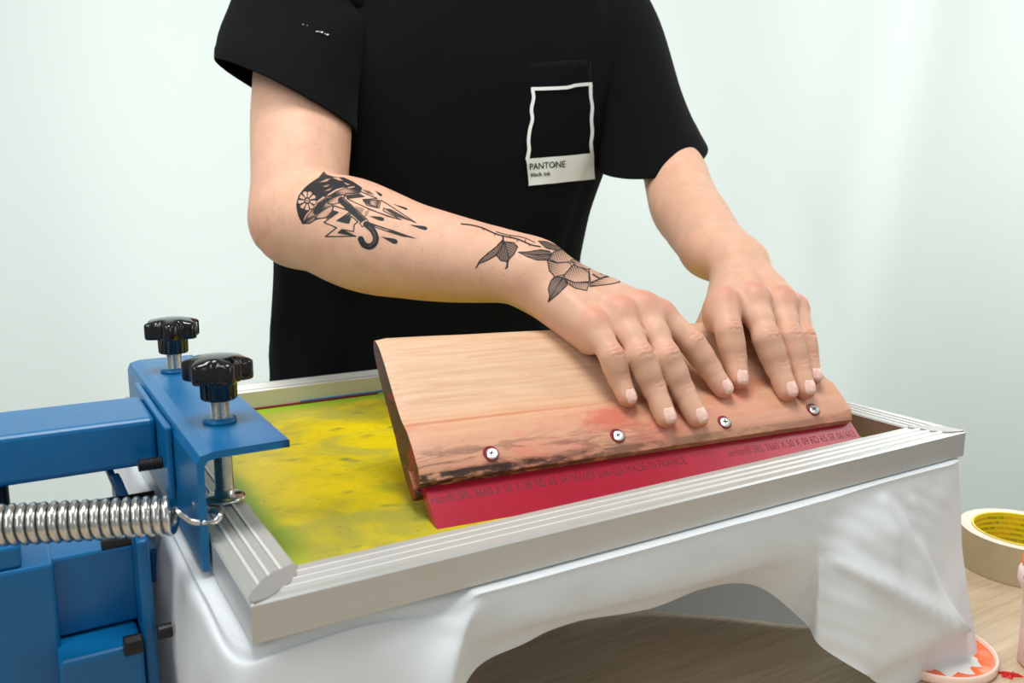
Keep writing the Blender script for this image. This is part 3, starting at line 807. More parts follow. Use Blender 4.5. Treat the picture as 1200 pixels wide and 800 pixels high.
FR = dict(pinky=(.0096, .0082, .0077, .0064), ring=(.0106, .0093, .0087, .0072), middle=(.0108, .0096, .0089, .0074), index=(.0105, .0093, .0086, .0071))
def hand(lb, H, wrist, bd, thumb, side, fs=1.0, half=(.0135, .0135), rw=.0190):
    """palm, tendons, four bent fingers and a thumb; bd = across the wrist towards the thumb"""
    mid = H['middle'][0]; dr = nrm(mid-wrist); across = nrm(H['index'][0]-H['pinky'][0])
    nh = np.cross(across, dr); nh = nrm(nh if nh[2] > 0 else -nh)
    uln, rad_ = wrist-bd*half[0], wrist+bd*half[1]
    starts = dict(pinky=uln+dr*.004, ring=wrist-bd*.004+dr*.004, middle=wrist+bd*.005+dr*.004, index=rad_+dr*.004)
    for k, s0 in starts.items():
        r_ = FR[k]; mcp = H[k][0]
        lb.add(s0-nh*.003, mcp-nh*.004, rw, r_[0]*1.12*fs, .010, 0)
        lb.add(s0*.45+mcp*.55+nh*.0075, mcp+nh*.0040, .0032, .0040, .010, 0)      # tendon
        lb.add(mcp+nh*.0030, mcp+nh*.0034, r_[0]*.80*fs, r_[0]*.80*fs, .010, 0)     # knuckle
    lb.add(wrist+dr*.02-nh*.013, (H['middle'][0]+H['ring'][0])/2-nh*.016, .015, .011, .012, 0)
    lb.add(uln+dr*.012-nh*.012, H['pinky'][0]-nh*.013, .0150, .0105, .012, 0)
    lb.add(rad_+dr*.012-nh*.010, H['index'][0]-nh*.014, .0150*rw/.019, .0105, .012, 0)
    for a, b in (('pinky', 'ring'), ('ring', 'middle'), ('middle', 'index')):     # web between the knuckles
        p = (H[a][0]+H[b][0])/2-nh*.006
        lb.add(p-dr*.012, p+dr*.002, .0095, .0075, .008, 0)
    lb.add(rad_+dr*.006-nh*.008, thumb[0], .0150*rw/.019, .0115*rw/.019, .014, 0)
    lb.chain(thumb, [.0130, .0112, .0088], .004, 0)
    for g, k in enumerate(('pinky', 'ring', 'middle', 'index'), 1):
        p = H[k]; r_ = [q*fs for q in FR[k]]
        lb.add(p[0]-nh*.001, p[0]*.45+p[1]*.55, r_[0], r_[1]*1.01, .006, g)
        lb.add(p[0]*.45+p[1]*.55, p[1], r_[1]*1.01, r_[1], .006, g)
        lb.add(p[1], p[1]*.5+p[2]*.5, r_[1], r_[2]*1.04, .006, g); lb.add(p[1]*.5+p[2]*.5, p[2], r_[2]*1.04, r_[2], .006, g)
        pad = nrm(p[3]-p[2]); dn = -np.array(SN)
        lb.add(p[2], p[3], r_[2], r_[3], .003, g)
        lb.add(p[2]*.4+p[3]*.6+dn*.0012, p[3]+dn*.0008-pad*.001, r_[3]*.98, r_[3]*.92, .004, g)
    return nh

# ---- right arm (left in the picture) and hand
WR = A3(.2802, .2000, .1231); bdR = nrm(A3(.84, .53, .12))
ra = Limb()
ra.chain([A3(.235, .585, .41), A3(.1995, .522, .2906), A3(.1825, .482, .2286), A3(.1670, .447, .1660)], [.050, .0465, .0445, .0405], .012, 0, 4)
ra.chain([A3(.1650, .440, .1590), A3(.1889, .390, .1500), A3(.2083, .355, .1397), A3(.2299, .310, .1321), A3(.2512, .270, .1277), A3(.2671, .228, .1257)], [.0390, .0455, .0440, .0370, .0315, .0250], .010, 0, 4)
for s_ in (-1, 1):
    ra.chain([A3(.2299, .310, .1321)+bdR*.003*s_, A3(.2512, .270, .1277)+bdR*.006*s_, A3(.2671, .228, .1257)+bdR*.0095*s_, WR+bdR*.0125*s_], [.0335, .0275, .0225, .0205], .010, 0, 4)
ra.add(A3(.158, .450, .150), A3(.160, .448, .146), .030, .028, .03)           # point of the elbow
thR = [sql(.221, .127, -.006), sql(.228, .140, -.026), sql(.222, .117, -.0395), sql(.218, .094, -.0375)]
nhR = hand(ra, RH, WR, bdR, thR[0:1]+thR[2:], 1)
ra.P = [q for q in ra.P]
# ---- left arm and hand
WL = A3(.4830, .1930, .1225); bdL = nrm(A3(-.86, .38, .05))
la = Limb(); WLh = A3(.4960, .1880, .1210)
la.chain([A3(.548, .52, .405), A3(.572, .455, .300), A3(.594, .410, .2280)], [.044, .042, .0365], .012, 0, 4)
la.chain([A3(.5980, .400, .2130), A3(.5670, .345, .1715), A3(.5460, .300, .1520), A3(.5180, .250, .1350), A3(.501, .222, .1285)], [.0325, .0345, .0310, .0255, .0230], .010, 0, 4)
for s_ in (-1, 1):
    la.chain([A3(.5460, .300, .1520)+bdL*.002*s_, A3(.5180, .250, .1350)+bdL*.0055*s_, A3(.502, .222, .1285)+bdL*.008*s_, WLh+bdL*(.0035 if s_ > 0 else -.0065)], [.0290, .0235, .0210, .0195], .010, 0, 4)
thL = [sql(.3060, .127, -.010), sql(.294, .112, -.0410), sql(.292, .086, -.0385)]
nhL = hand(la, LH, WLh, bdL, thL, -1, 1.05, (.0100, .0030), .0165)
STEP = .00125
cutR = (A3(.212, .545, .335), nrm(A3(.0355, .063, .1194))); cutL = (A3(.572, .455, .300), nrm(A3(-.023, .065, .105)))
pR, qR = surface_net(ra, STEP, cutR); pL, qL = surface_net(la, STEP, cutL)

# ---- the rest of the body, hidden by clothes and by the top of the picture
TB = Limb(); tr = A3(.94, -.342, 0); tf = A3(-.342, -.94, 0)      # across the body, and out of its chest
sh = A3(.408, .553, .43); hipc = A3(.353, .582, -.04)
TB.chain([A3(.238, .582, .400), A3(.1995, .522, .2906), A3(.190, .500, .258)], [.046, .0455, .044], .02)
TB.chain([A3(.530, .53, .400), A3(.568, .458, .308), A3(.580, .436, .275)], [.040, .0395, .036], .02)
for s_ in (-1, 1):
    TB.chain([sh+tr*.09*s_-A3(0, 0, .02), sh+tr*.085*s_+A3(-.02, .01, -.18), hipc+tr*.07*s_+A3(0, -.01, .1), hipc+tr*.075*s_], [.068, .076, .070, .074], .04)
TB.add(sh-tr*.13-A3(0, 0, .03), sh+tr*.09-A3(0, 0, .03), .040, .040, .04)
hd = sh+A3(-.02, -.035, .235)
TB.add(sh+A3(0, .01, .03), hd+A3(.005, .02, -.07), .060, .056, .03)
TB.add(hd+A3(0, 0, .02)-tf*.025, hd+A3(0, 0, .02)+tf*.02, .082, .078, .03)
TB.add(hd+tf*.035+A3(0, 0, -.065), hd+tf*.06+A3(0, 0, -.085), .045, .028, .035)       # jaw and chin
TB.add(hd+tf*.098+A3(0, 0, .005), hd+tf*.114+A3(0, 0, -.028), .009, .013, .012)         # nose
for s_ in (-1, 1):
    TB.add(hd+tf*.08+tr*.033*s_+A3(0, 0, .022), hd+tf*.084+tr*.02*s_+A3(0, 0, .022), .012, .010, .012)
    TB.add(hd+tr*.082*s_+A3(0, 0, .012), hd+tr*.085*s_+A3(0, 0, -.022), .013, .009, .008)
TB.add(hd+tf*.092-tr*.016+A3(0, 0, -.052), hd+tf*.092+tr*.016+A3(0, 0, -.052), .008, .008, .004)
pT, qT = surface_net(TB, .0045)
PV = np.concatenate([pR, pL, pT]); PF = np.concatenate([qR, qL+len(pR), qT+len(pR)+len(pL)])

# skin colour: mottled, redder over knuckles, finger ends and elbow
m = mat('skin', srgb(222, 178, 150), .5, 0, .35, .12); t = NT(m)
at = t.n('ShaderNodeVertexColor'); at.layer_name = 'flush'
v = t.coord()
c = t.mix(t.noise(v, 60, 5, .6), srgb(200, 151, 126), srgb(224, 181, 154))
c = t.mix(t.math('MULTIPLY', t.smooth(t.noise(v, 18, 3), .5, .72), .35), c, srgb(206, 150, 126))
c = t.mix(at.outputs['Color'], c, srgb(206, 118, 100))
t.base(c)
hb = t.noise(t.coord((1, 1, 1)), 900, 3); hb2 = t.noise(t.coord((400, 130, 300)), 1.0, 2)
t.bump(t.mix(.5, hb, hb2), .16, .0005)
pe = empty('person', (.36, .60, FLOOR), 'person in black pocket t-shirt with tattooed forearm pressing both hands on the squeegee', 'person')
body = obj('body', PV, PF, m, pe, True)
fl_ = np.zeros(len(PV)); nhand = len(pR)+len(pL); hp_ = PV[:nhand]
def flush(c, r, amt, nvec=None, pv=hp_):
    d = np.linalg.norm(pv-c, axis=1); fl_[:nhand] = np.maximum(fl_[:nhand], amt*np.exp(-(d/r)**2))
for H, nh in ((RH, nhR), (LH, nhL)):
    for k, p in H.items():
        r_ = FR[k]
        flush(p[0]+nh*r_[0], .0095, .58); flush(p[1]+np.array(SN)*r_[1], .006, .30)
        flush(p[3]+nrm(p[3]-p[2])*r_[3], .0090, .80); flush(p[2]+np.array(SN)*r_[2], .005, .22)
flush(A3(.140, .448, .14), .03, .35)
ca = body.data.color_attributes.new('flush', 'FLOAT_COLOR', 'POINT')
ca.data.foreach_set('color', np.repeat(fl_[:, None], 4, 1).astype(np.float32).ravel())

# knuckle creases: shallow grooves pressed across the finger joints
Vv = PV.copy(); nhv = np.array(SN)
for H in (RH, LH):
    for k, p in H.items():
        for j, w_, offs in ((1, .0085, (-.0044, -.0010, .0026)), (2, .0070, (-.0016, .0016))):
            tdir = nrm(nrm(p[j+1]-p[j])+nrm(p[j]-p[j-1])); dz = nhv-tdir*(nhv@tdir); dz = nrm(dz); sdv = np.cross(tdir, dz)
            rel = Vv[:nhand]-p[j]; near = np.nonzero((np.abs(rel) < .018).all(1))[0]; rl = rel[near]
            a_, d_, s2 = rl@tdir, rl@dz, rl@sdv
            msk = np.clip((d_-.002)/.004, 0, 1)*np.exp(-(s2/(w_*.72))**4)*(np.linalg.norm(rl, axis=1) < .016)
            amt = 0
            for q, oo in enumerate(offs):
                amt = amt+np.exp(-((a_-oo-.0006*np.sin(s2*900+q))/.00085)**2)*(.00075 if j == 1 else .00050)
            bul = .0007*np.exp(-(a_/.006)**2) if j == 1 else 0
            Vv[near] += dz*((bul-amt)*msk)[:, None]
inv = np.array(world_of(pe).inverted())
body.data.vertices.foreach_set('co', (Vv@inv[:3, :3].T+inv[:3, 3]).ravel()); body.data.update()
nv_arm = len(pR)+len(pL)
PFa = np.concatenate([qR, qL+len(pR)])
bvh = BVHTree.FromPolygons(Vv[:nv_arm].tolist(), PFa.tolist())

# ---- short fine hair on the arms: thin tapering blades, far too many to count
rng = np.random.default_rng(5); fidx = rng.integers(0, len(PFa), 7500); V = []; F = []
axR, axL = nrm(WR-A3(.1640, .440, .1575)), nrm(WL-A3(.6010, .400, .2130))
for fi in fidx:
    q = Vv[PFa[fi]]; c_ = q.mean(0); isR = fi < len(qR); Wc, ax_ = (WR, axR) if isR else (WL, axL)
    s_ = (c_-Wc)@ax_
    if s_ > .012: continue
    n_ = np.cross(q[1]-q[0], q[3]-q[0]); n_ = nrm(n_)
    ctr = c_-n_*.02
    dd = nrm(ax_*.8+A3(0, 0, -.75)+rng.normal(0, .35, 3)); dd = nrm(dd-n_*(dd@n_)); ln_ = rng.uniform(.004, .0085)
    sd_ = np.cross(n_, dd)*.00006; k_ = len(V)
    p1, p2 = c_+dd*ln_*.5+n_*ln_*.16, c_+dd*ln_+n_*ln_*.20
    V += [c_-sd_-n_*.0003, c_+sd_-n_*.0003, p1+sd_*.7, p1-sd_*.7, p2]; F += [[k_, k_+1, k_+2, k_+3], [k_+3, k_+2, k_+4]]
ah = obj('arm_hair', V, F, mat('fine_brown_hair', srgb(120, 84, 58), .5), pe); ah['kind'] = 'stuff'

# ---- fingernails
M_nail = mat('fingernail', srgb(238, 194, 180), .25, 0, .5); t = NT(M_nail)
M_nail.node_tree.nodes['Principled BSDF'].inputs['Coat Weight'].default_value = .15
for H in (RH, LH):
    for k, p in H.items():
        td = nrm(p[3]-p[2]); dz = nhv-td*(nhv@td); dz = nrm(dz+np.array(UP)*.0); sd = np.cross(td, dz); r_ = FR[k]
        tip = p[3]; hw = r_[3]*.80; nl = r_[3]*1.55; V = []; nu, nv = 15, 11; ok = True
        for i in range(nu):
            uu = -1+2*i/(nu-1)
            for j in range(nv):
                vv = -1+2*j/(nv-1)
                wu = (1-.42*max(0, -uu)**3-.34*max(0, uu)**3.5)
                q = tip+td*(r_[3]*.10+uu*nl/2*(1-.12*vv*vv*np.sign(uu)))+sd*vv*hw*wu
                hit = bvh.ray_cast(Vector(q+dz*.02), Vector(-dz), .04)
                if hit[0] is None: hp2 = Vector(q)
                else: hp2 = hit[0]
                e_ = max(abs(uu), abs(vv)); lift = .0005*(1-e_**6)+(.0004 if uu > .5 else 0)*(1-abs(vv)**4)-.0002*(e_ > .99)
                V.append((hp2+Vector(dz)*lift)[:])
        obj('fingernail', V, grid_faces(nu, nv), M_nail, pe, True)

# ---- things laid on skin and shirt: a flat pattern is carried onto the surface along straight lines from one projector
def carry(tree, pts, lift):
    out = []
    for a, b in pts:
        d = (FW+RT*((a-600)/FPX)-UP*((b-400)/FPX)).normalized()
        hit = tree.ray_cast(CAMP, d, 5)
        out.append(None if hit[0] is None else hit[0]+hit[1]*(lift if hit[1].dot(d) < 0 else -lift))
    return out

class Ink:
    """a drawing on a fine grid, ink 0..1, in the coordinates of its own sheet"""
    def __init__(s, x0, y0, x1, y1, step):
        s.nx, s.ny = int((x1-x0)/step)+1, int((y1-y0)/step)+1
        s.X, s.Y = np.meshgrid(np.linspace(x0, x1, s.nx), np.linspace(y0, y1, s.ny), indexing='ij'); s.A = np.zeros_like(s.X); s.st = step
    def inside(s, P):
        P = np.asarray(P, float); c = np.zeros(s.X.shape, bool)
        for (xa, ya), (xb, yb) in zip(P, np.roll(P, -1, 0)):
            if ya == yb: continue
            c ^= ((ya > s.Y) != (yb > s.Y)) & (s.X < (xb-xa)*(s.Y-ya)/(yb-ya)+xa)
        return c
    def fill(s, P, val): c = s.inside(P); s.A[c] = (val(s.X, s.Y) if callable(val) else np.full(s.X.shape, val))[c]; return s
    def line(s, P, wd, val=1.0, w2=None):
        P = np.asarray(P, float); n_ = len(P)-1; best = np.zeros_like(s.A)
        for i in range(n_):
            a, b = P[i], P[i+1]; ba = b-a; L2 = max(ba@ba, 1e-9)
            t_ = np.clip(((s.X-a[0])*ba[0]+(s.Y-a[1])*ba[1])/L2, 0, 1)
            d = np.hypot(s.X-a[0]-t_*ba[0], s.Y-a[1]-t_*ba[1])
            ww = wd if w2 is None else wd+(w2-wd)*(i+t_)/n_
            best = np.maximum(best, np.clip((ww/2-d)/s.st+.5, 0, 1))
        s.A = np.where(best > 0, s.A*(1-best)+val*best, s.A); return s
    def shape(s, P, val, wd=7, smooth=0, close=True):
        if smooth: P = catmull(np.vstack([P, P[:1]]) if close else P, smooth)
        s.fill(P, val); return s.line(np.vstack([P, P[:1]]) if close else P, wd)

M_tat = bpy.data.materials.new('tattoo_ink'); M_tat.use_nodes = True
tn = M_tat.node_tree; p_ = tn.nodes['Principled BSDF']; p_.inputs['Base Color'].default_value = (.012, .015, .019, 1); p_.inputs['Roughness'].default_value = .55
p_.inputs['Specular IOR Level'].default_value = .3
va = tn.nodes.new('ShaderNodeVertexColor'); va.layer_name = 'ink'; tn.links.new(va.outputs['Color'], p_.inputs['Alpha'])

def tattoo(name, ink, ox, oy, sc, label):
    pts = np.stack([ox+ink.X/sc, oy+ink.Y/sc], -1)
    cellmax = np.maximum.reduce([ink.A[:-1, :-1], ink.A[1:, :-1], ink.A[:-1, 1:], ink.A[1:, 1:]]) > .02
    need = np.zeros(ink.A.shape, bool)
    for di in (0, 1):
        for dj in (0, 1): need[di:ink.nx-1+di, dj:ink.ny-1+dj] |= cellmax
    idx = -np.ones(ink.A.shape, int); ij = np.argwhere(need)
    hits = carry(bvh, [tuple(pts[i, j]) for i, j in ij], .00022)
    V = []; al = []
    for (i, j), q in zip(ij, hits):
        if q is None: continue
        idx[i, j] = len(V); V.append(q[:]); al.append(min(.93, ink.A[i, j]))
    F = []
    for i, j in np.argwhere(cellmax):
        f = [idx[i, j], idx[i+1, j], idx[i+1, j+1], idx[i, j+1]]
        if min(f) < 0: continue
        a, b, c_, d_ = (Vector(V[q]) for q in f)
        if (a-c_).length > .006 or (b-d_).length > .006: continue
        F.append([f[0], f[3], f[2], f[1]])
    o = obj(name, V, F, M_tat, pe, True); o['label'] = label
    ca = o.data.color_attributes.new('ink', 'FLOAT_COLOR', 'POINT')
    ca.data.foreach_set('color', np.repeat(np.array(al)[:, None], 4, 1).astype(np.float32).ravel())
    return o

# umbrella, lightning and drops, on the outer forearm
T = Ink(30, 20, 1200, 741, 3.0)
hz_ = lambda k, ang, lo_, hi_: (lambda X, Y: lo_+(hi_-lo_)*(.5+.5*np.sin((X*math.cos(ang)+Y*math.sin(ang))*k)))
can = np.array([(105, 472), (72, 400), (58, 320), (75, 250), (120, 185), (180, 135), (240, 95), (278, 48), (300, 72), (370, 92), (440, 95), (520, 130), (590, 178), (588, 190), (470, 172), (380, 190), (285, 240), (220, 290), (180, 350), (130, 400)])
under = np.array([(105, 470), (120, 440), (150, 395), (185, 345), (230, 290), (290, 242), (380, 190), (470, 172), (590, 185), (580, 205), (540, 222), (458, 226), (452, 250), (425, 288), (352, 312), (345, 375), (300, 420), (235, 432), (208, 440), (160, 470)])
T.shape(under, lambda X, Y: np.clip(.55+.35*np.sin((X*.8-Y)*.030), .25, .95), 9)
T.shape(can, .88, 8)
for P in ([(110, 440), (128, 398), (175, 345), (182, 362), (140, 410), (118, 458)], [(180, 345), (215, 290), (275, 245), (300, 252), (235, 300), (196, 355)], [(300, 235), (380, 185), (455, 168), (450, 182), (385, 205), (318, 245)], [(470, 170), (530, 160), (545, 172), (480, 186)]): T.shape(P, .04, 5)
for k in range(9):
    a = k/9*2*math.pi+.2; ca_, sa_ = math.cos(a), math.sin(a)
    P = [(142+24*ca_*.9-8*sa_, 283+26*sa_+8*ca_), (142+72*ca_*.95-22*sa_, 283+74*sa_+20*ca_), (142+82*ca_, 283+82*sa_), (142+72*ca_*.95+22*sa_, 283+74*sa_-20*ca_), (142+24*ca_*.9+8*sa_, 283+26*sa_-8*ca_)]
    if 142+82*ca_ > 60: T.shape(np.array(P), .03, 5)
T.A *= np.where((T.X < 66) & (T.Y < 400), 1, 1)
T.line(catmull(can[:8], 6), 9)
T.fill(np.array([(142+25*math.cos(a), 283+27*math.sin(a)) for a in np.linspace(0, 6.28, 20)]), 1).fill(np.array([(142+15*math.cos(a), 283+17*math.sin(a)) for a in np.linspace(0, 6.28, 20)]), .05).fill(np.array([(142+6*math.cos(a), 283+7*math.sin(a)) for a in np.linspace(0, 6.28, 12)]), 1)
for P in ([(235, 135), (300, 105), (340, 100), (300, 125)], [(350, 95), (400, 90), (440, 120), (400, 115)], [(440, 130), (500, 150), (470, 155)], [(265, 165), (330, 150), (300, 170)], [(280, 205), (350, 175), (320, 200)]): T.fill(np.array(P), .12)
for P in ([(120, 470), (150, 435), (200, 410), (205, 440), (160, 470)], [(215, 430), (235, 390), (345, 325), (345, 378), (300, 420)], [(310, 305), (330, 270), (445, 235), (425, 288), (360, 312)]):
    T.shape(np.array(P), lambda X, Y: np.clip(.35+.3*np.sin((X+Y)*.035), .1, .7), 7, 5)
T.fill(np.array([(190, 380), (230, 310), (300, 262), (330, 262), (300, 300), (230, 385), (205, 405)]), .93)
b1 = np.array([(362, 325), (505, 372), (388, 448), (484, 470), (508, 412), (562, 458), (532, 480), (525, 538), (430, 520), (398, 548), (545, 576), (292, 580), (385, 506), (280, 462), (398, 380), (348, 362)])
T.shape(b1, .0, 9)
for P in ([(388, 446), (500, 392), (484, 468)], [(302, 432), (345, 372), (395, 380)], [(398, 546), (430, 520), (545, 576)]): T.shape(np.array(P), .93, 5)
b2 = np.array([(470, 266), (612, 250), (552, 216), (590, 212), (722, 266), (602, 274), (632, 320), (735, 346), (752, 280), (835, 330), (1040, 466), (880, 400), (775, 345), (770, 366), (920, 442), (800, 410), (640, 345), (540, 300)])
T.shape(b2, .0, 7)
for P in ([(610, 278), (740, 280), (722, 338), (640, 310)],): T.shape(np.array(P), lambda X, Y: np.clip((X-600)/140*.2+.25+.2*np.sin(X*.08), 0, .8), 6)
T.fill(np.array([(600, 283), (665, 275), (660, 312), (625, 312)]), .8)
T.fill(np.array([(455, 238), (560, 226), (600, 248), (470, 264)]), .85)
T.fill(np.array([(590, 190), (660, 205), (700, 240), (640, 225)]), .55)
T.fill(np.array([(770, 345), (830, 352), (1040, 466), (870, 412)]), .75)
for P in ([(620, 370), (660, 360), (640, 410), (610, 420)], [(540, 330), (620, 345), (580, 410)]): T.fill(np.array(P), .3)
T.line([(640, 350), (800, 405), (920, 442)], 7, 1, 3)
T.fill(np.array([(632, 452), (700, 478), (860, 530), (1055, 598), (930, 580), (800, 540), (700, 505)]), .9).fill(np.array([(690, 486), (840, 534), (800, 532), (720, 505)]), .2)
sh_ = np.array([(425, 280), (612, 450)])
T.line(sh_, 58, .92).line(sh_+np.array([(12, -14)]), 7, .45).line([(470, 330), (520, 375)], 50, .98)
T.shape(np.array([(575, 470), (630, 432), (650, 458), (598, 500)]), .03, 7)
hk = catmull(np.array([(630, 478), (685, 530), (710, 590), (695, 640), (655, 662), (610, 645), (585, 600)]), 8)
T.line(hk, 50, .95).line(hk[4:34]+np.array([(-5, -4)]), 6, .5)
def drop(a, b, wd):
    a, b = np.array(a, float), np.array(b, float); d = b-a; L_ = np.linalg.norm(d); d /= L_; q = np.array([-d[1], d[0]])
    P = [a]+[a+d*L_*s_+q*wd/2*f_ for s_, f_ in ((.4, .55), (.75, 1), (.93, .8), (1, 0))]+[a+d*L_*s_-q*wd/2*f_ for s_, f_ in ((.93, .8), (.75, 1), (.4, .55))]
    T.fill(catmull(np.array(P), 4), .96)
drop((985, 482), (1136, 516), 30); drop((650, 410), (778, 440), 32); drop((752, 580), (890, 628), 40); drop((848, 310), (972, 356), 16); drop((700, 200), (760, 245), 20)
tattoo('umbrella_tattoo', T, 340, 195, 7.059, 'black line tattoo of umbrella with lightning and drops')

# rose spray with leaves, from forearm onto the back of the hand
T = Ink(0, 20, 1190, 615, 2.6)
def hatch(x_, y_, ang, k=.42, lo_=.14, hi_=.85, fade=120):
    return lambda X, Y: np.clip((.5+.5*np.sin(((X-x_)*-math.sin(ang)+(Y-y_)*math.cos(ang))*k))*hi_*np.exp(-(((X-x_)*math.cos(ang)+(Y-y_)*math.sin(ang))/fade).clip(0, 9)**1.3)+lo_, 0, 1)
T.line(catmull(np.array([(0, 45), (70, 52), (150, 72), (240, 112), (300, 130), (400, 152), (490, 190), (560, 205)]), 6), 9, .9)
T.line(catmull(np.array([(250, 100), (330, 122), (440, 140), (520, 175)]), 6), 6, .8)
for a, b in (((150, 72), (165, 92)), ((240, 112), (238, 130)), ((400, 152), (396, 172)), ((345, 140), (352, 122)), ((450, 172), (455, 152)), ((480, 188), (486, 202))): T.line([a, b], 9, .95, 2)
L1 = np.array([(300, 150), (250, 205), (190, 252), (135, 300), (108, 352), (128, 322), (190, 298), (245, 268), (285, 215)])
T.shape(L1, hatch(300, 160, 2.2, .5, .30, .6, 400), 7)
L1b = np.array([(300, 160), (318, 205), (345, 270), (322, 355), (326, 310), (280, 300), (250, 262), (285, 215)])
T.shape(L1b, hatch(300, 160, 1.4, .45, .40, .55, 400), 7)
T.shape(np.array([(308, 170), (372, 176), (400, 206), (375, 255), (342, 290), (318, 215)]), hatch(320, 180, .5, .4, .35, .5, 400), 7)
T.line([(295, 130), (300, 165)], 9)
T.line([(326, 300), (330, 345), (315, 356)], 9)
T.shape(np.array([(405, 243), (480, 240), (560, 226), (622, 236), (642, 260), (612, 298), (540, 298), (470, 276)]), hatch(640, 262, 3.3, .5, .35, .5, 300), 6)
T.line([(410, 244), (520, 262), (630, 262)], 5)
T.shape(np.array([(545, 165), (600, 168), (690, 205), (740, 240), (680, 232), (600, 215)]), hatch(600, 190, .4, .5, .40, .45, 300), 5)
pet = [([(620, 292), (650, 242), (705, 222), (765, 250), (800, 282), (760, 312), (680, 318)], 690, 225, 1.2),
       ([(608, 300), (680, 318), (770, 310), (776, 345), (732, 400), (660, 416), (622, 372)], 615, 330, .35),
       ([(720, 410), (790, 332), (850, 350), (900, 386), (902, 450), (800, 456), (742, 432)], 800, 335, 1.2),
       ([(730, 430), (800, 456), (902, 456), (886, 512), (805, 496), (752, 466)], 800, 450, 1.3),
       ([(800, 280), (880, 300), (962, 346), (900, 366), (820, 346), (778, 312)], 790, 290, .5),
       ([(900, 362), (962, 346), (1088, 396), (1000, 422), (912, 456)], 1080, 392, 3.0),
       ([(912, 458), (1000, 424), (1085, 402), (1118, 452), (1060, 466), (905, 486)], 920, 440, .1)]
for P, a, b, g_ in pet: T.shape(np.array(P, float), hatch(a, b, g_, .42, .05, .85, 75), 6)
for P in ([(960, 345), (1010, 372), (985, 392), (1040, 400)], [(930, 400), (980, 430), (1040, 405)], [(1000, 365), (1050, 380), (1090, 400)]): T.line(P, 12, .75)
T.line([(1088, 398), (1130, 415), (1175, 440)], 7, .7, 2)
T.fill(np.array([(740, 318), (800, 285), (790, 302), (770, 325)]), .5)
L3 = np.array([(716, 420), (660, 415), (632, 445), (615, 500), (626, 550), (615, 592), (680, 540), (746, 476), (735, 440)])
T.shape(L3, hatch(715, 420, 2.1, .45, .32, .55, 300), 7)
T.line([(715, 425), (665, 500), (618, 590)], 6)
tattoo('flower_tattoo', T, 540, 255, 6.0, 'fine-line tattoo of flower and leaves')

# ---- t-shirt
ts = []          # body of the shirt: rings stacked upwards: z, centre x, y, half width, half depth
rings = [(-.20, .352, .585, .180, .108), (-.10, .352, .580, .178, .106), (-.02, .353, .572, .180, .104), (.06, .356, .566, .178, .104), (.12, .360, .562, .180, .106), (.18, .369, .558, .187, .110),
         (.24, .380, .553, .197, .114), (.31, .392, .550, .202, .116), (.37, .402, .550, .198, .112), (.42, .408, .552, .186, .104), (.455, .410, .555, .160, .090), (.480, .410, .557, .110, .078), (.494, .409, .556, .074, .068)]
RG = catmull(np.array(rings), 7); V = []; nseg = 96
for i, (z, cx_, cy_, hw, hdp) in enumerate(RG):
    for k in range(nseg):
        a = 2*math.pi*k/nseg; ca_, sa_ = math.cos(a), math.sin(a)
        e = 2/2.5; px_ = math.copysign(abs(ca_)**e, ca_)*hw; py_ = math.copysign(abs(sa_)**e, sa_)*hdp
        fold = .0070*nz((a*2.2+z*2, z*4.5, 1.7), 1, 3)+.004*math.sin(a*9+z*11+2.5*nz((a, z*3, 8)))*(.3+.7*ss(.25, .0, z))
        q = 1+fold/ .15
        p = A3(cx_, cy_, z)+tr*px_*q+tf*py_*q
        V.append(p)
shirtV = np.array(V); shirtF = grid_faces(len(RG), nseg, True)
cR, cU, cF = np.array(RT), np.array(UP), np.array(FW)
def sleeve(stations, band=True):
    """stations: centre, u vector, v vector (half axes)"""
    n_ = 64; st = [np.concatenate(s_) for s_ in stations]; st = catmull(np.array(st), 9); V = []
    for i, s_ in enumerate(st):
        c_, u_, v_ = s_[:3], s_[3:6], s_[6:9]
        f_ = i/(len(st)-1)
        for k in range(n_):
            a = 2*math.pi*k/n_
            wr = .045*nz((a*1.3, f_*3, 4.2), 1, 3)*(.35+.65*f_)+.018*math.sin(3*a+f_*7)*f_
            g_ = (1+wr)+(.010 if f_ < .17 else 0)
            V.append(c_+(u_*math.cos(a)+v_*math.sin(a))*g_)
    return np.array(V), grid_faces(len(st), n_, True)
fh = nrm(np.array([FW.x, FW.y, 0]))
sR = sleeve([(A3(.1775, .505, .2760), cR*.0690-cU*.0330, fh*.060-A3(0, 0, .012)),
             (A3(.1840, .520, .3030), cR*.0700-cU*.0250, fh*.062-A3(0, 0, .008)),
             (A3(.2080, .550, .3550), cR*.0730-cU*.0100, fh*.066),
             (A3(.2420, .575, .4020), cR*.0620-cU*.0460, fh*.072),
             (A3(.2900, .572, .4080), cR*.0250-cU*.0720, fh*.076),
             (A3(.3400, .566, .4050), cR*.0050-cU*.0720, fh*.074)])
sL = sleeve([(A3(.5830, .4200, .2240), cR*.0640+cU*.0120, fh*.068+A3(0, 0, .024)),
             (A3(.5800, .4370, .2530), cR*.0630+cU*.0080, fh*.070+A3(0, 0, .022)),
             (A3(.5740, .4600, .3050), cR*.0630-cU*.0020, fh*.072+A3(0, 0, .016)),
             (A3(.5600, .4950, .3750), cR*.0640+cU*.0160, fh*.074),
             (A3(.5350, .5150, .4080), cR*.0450+cU*.0600, fh*.076),
             (A3(.4850, .5280, .4120), cR*.0150+cU*.0720, fh*.076),
             (A3(.4400, .5380, .4100), cR*.0040+cU*.0720, fh*.072)])
def cloth_part(name, V, F, parent, thick=.0014):
    o = obj(name, V, F, M_shirt, parent, True)
    md = o.modifiers.new('thickness', 'SOLIDIFY'); md.thickness = thick; md.offset = -1
    return o
shirt = cloth_part('t_shirt', shirtV, shirtF, pe)
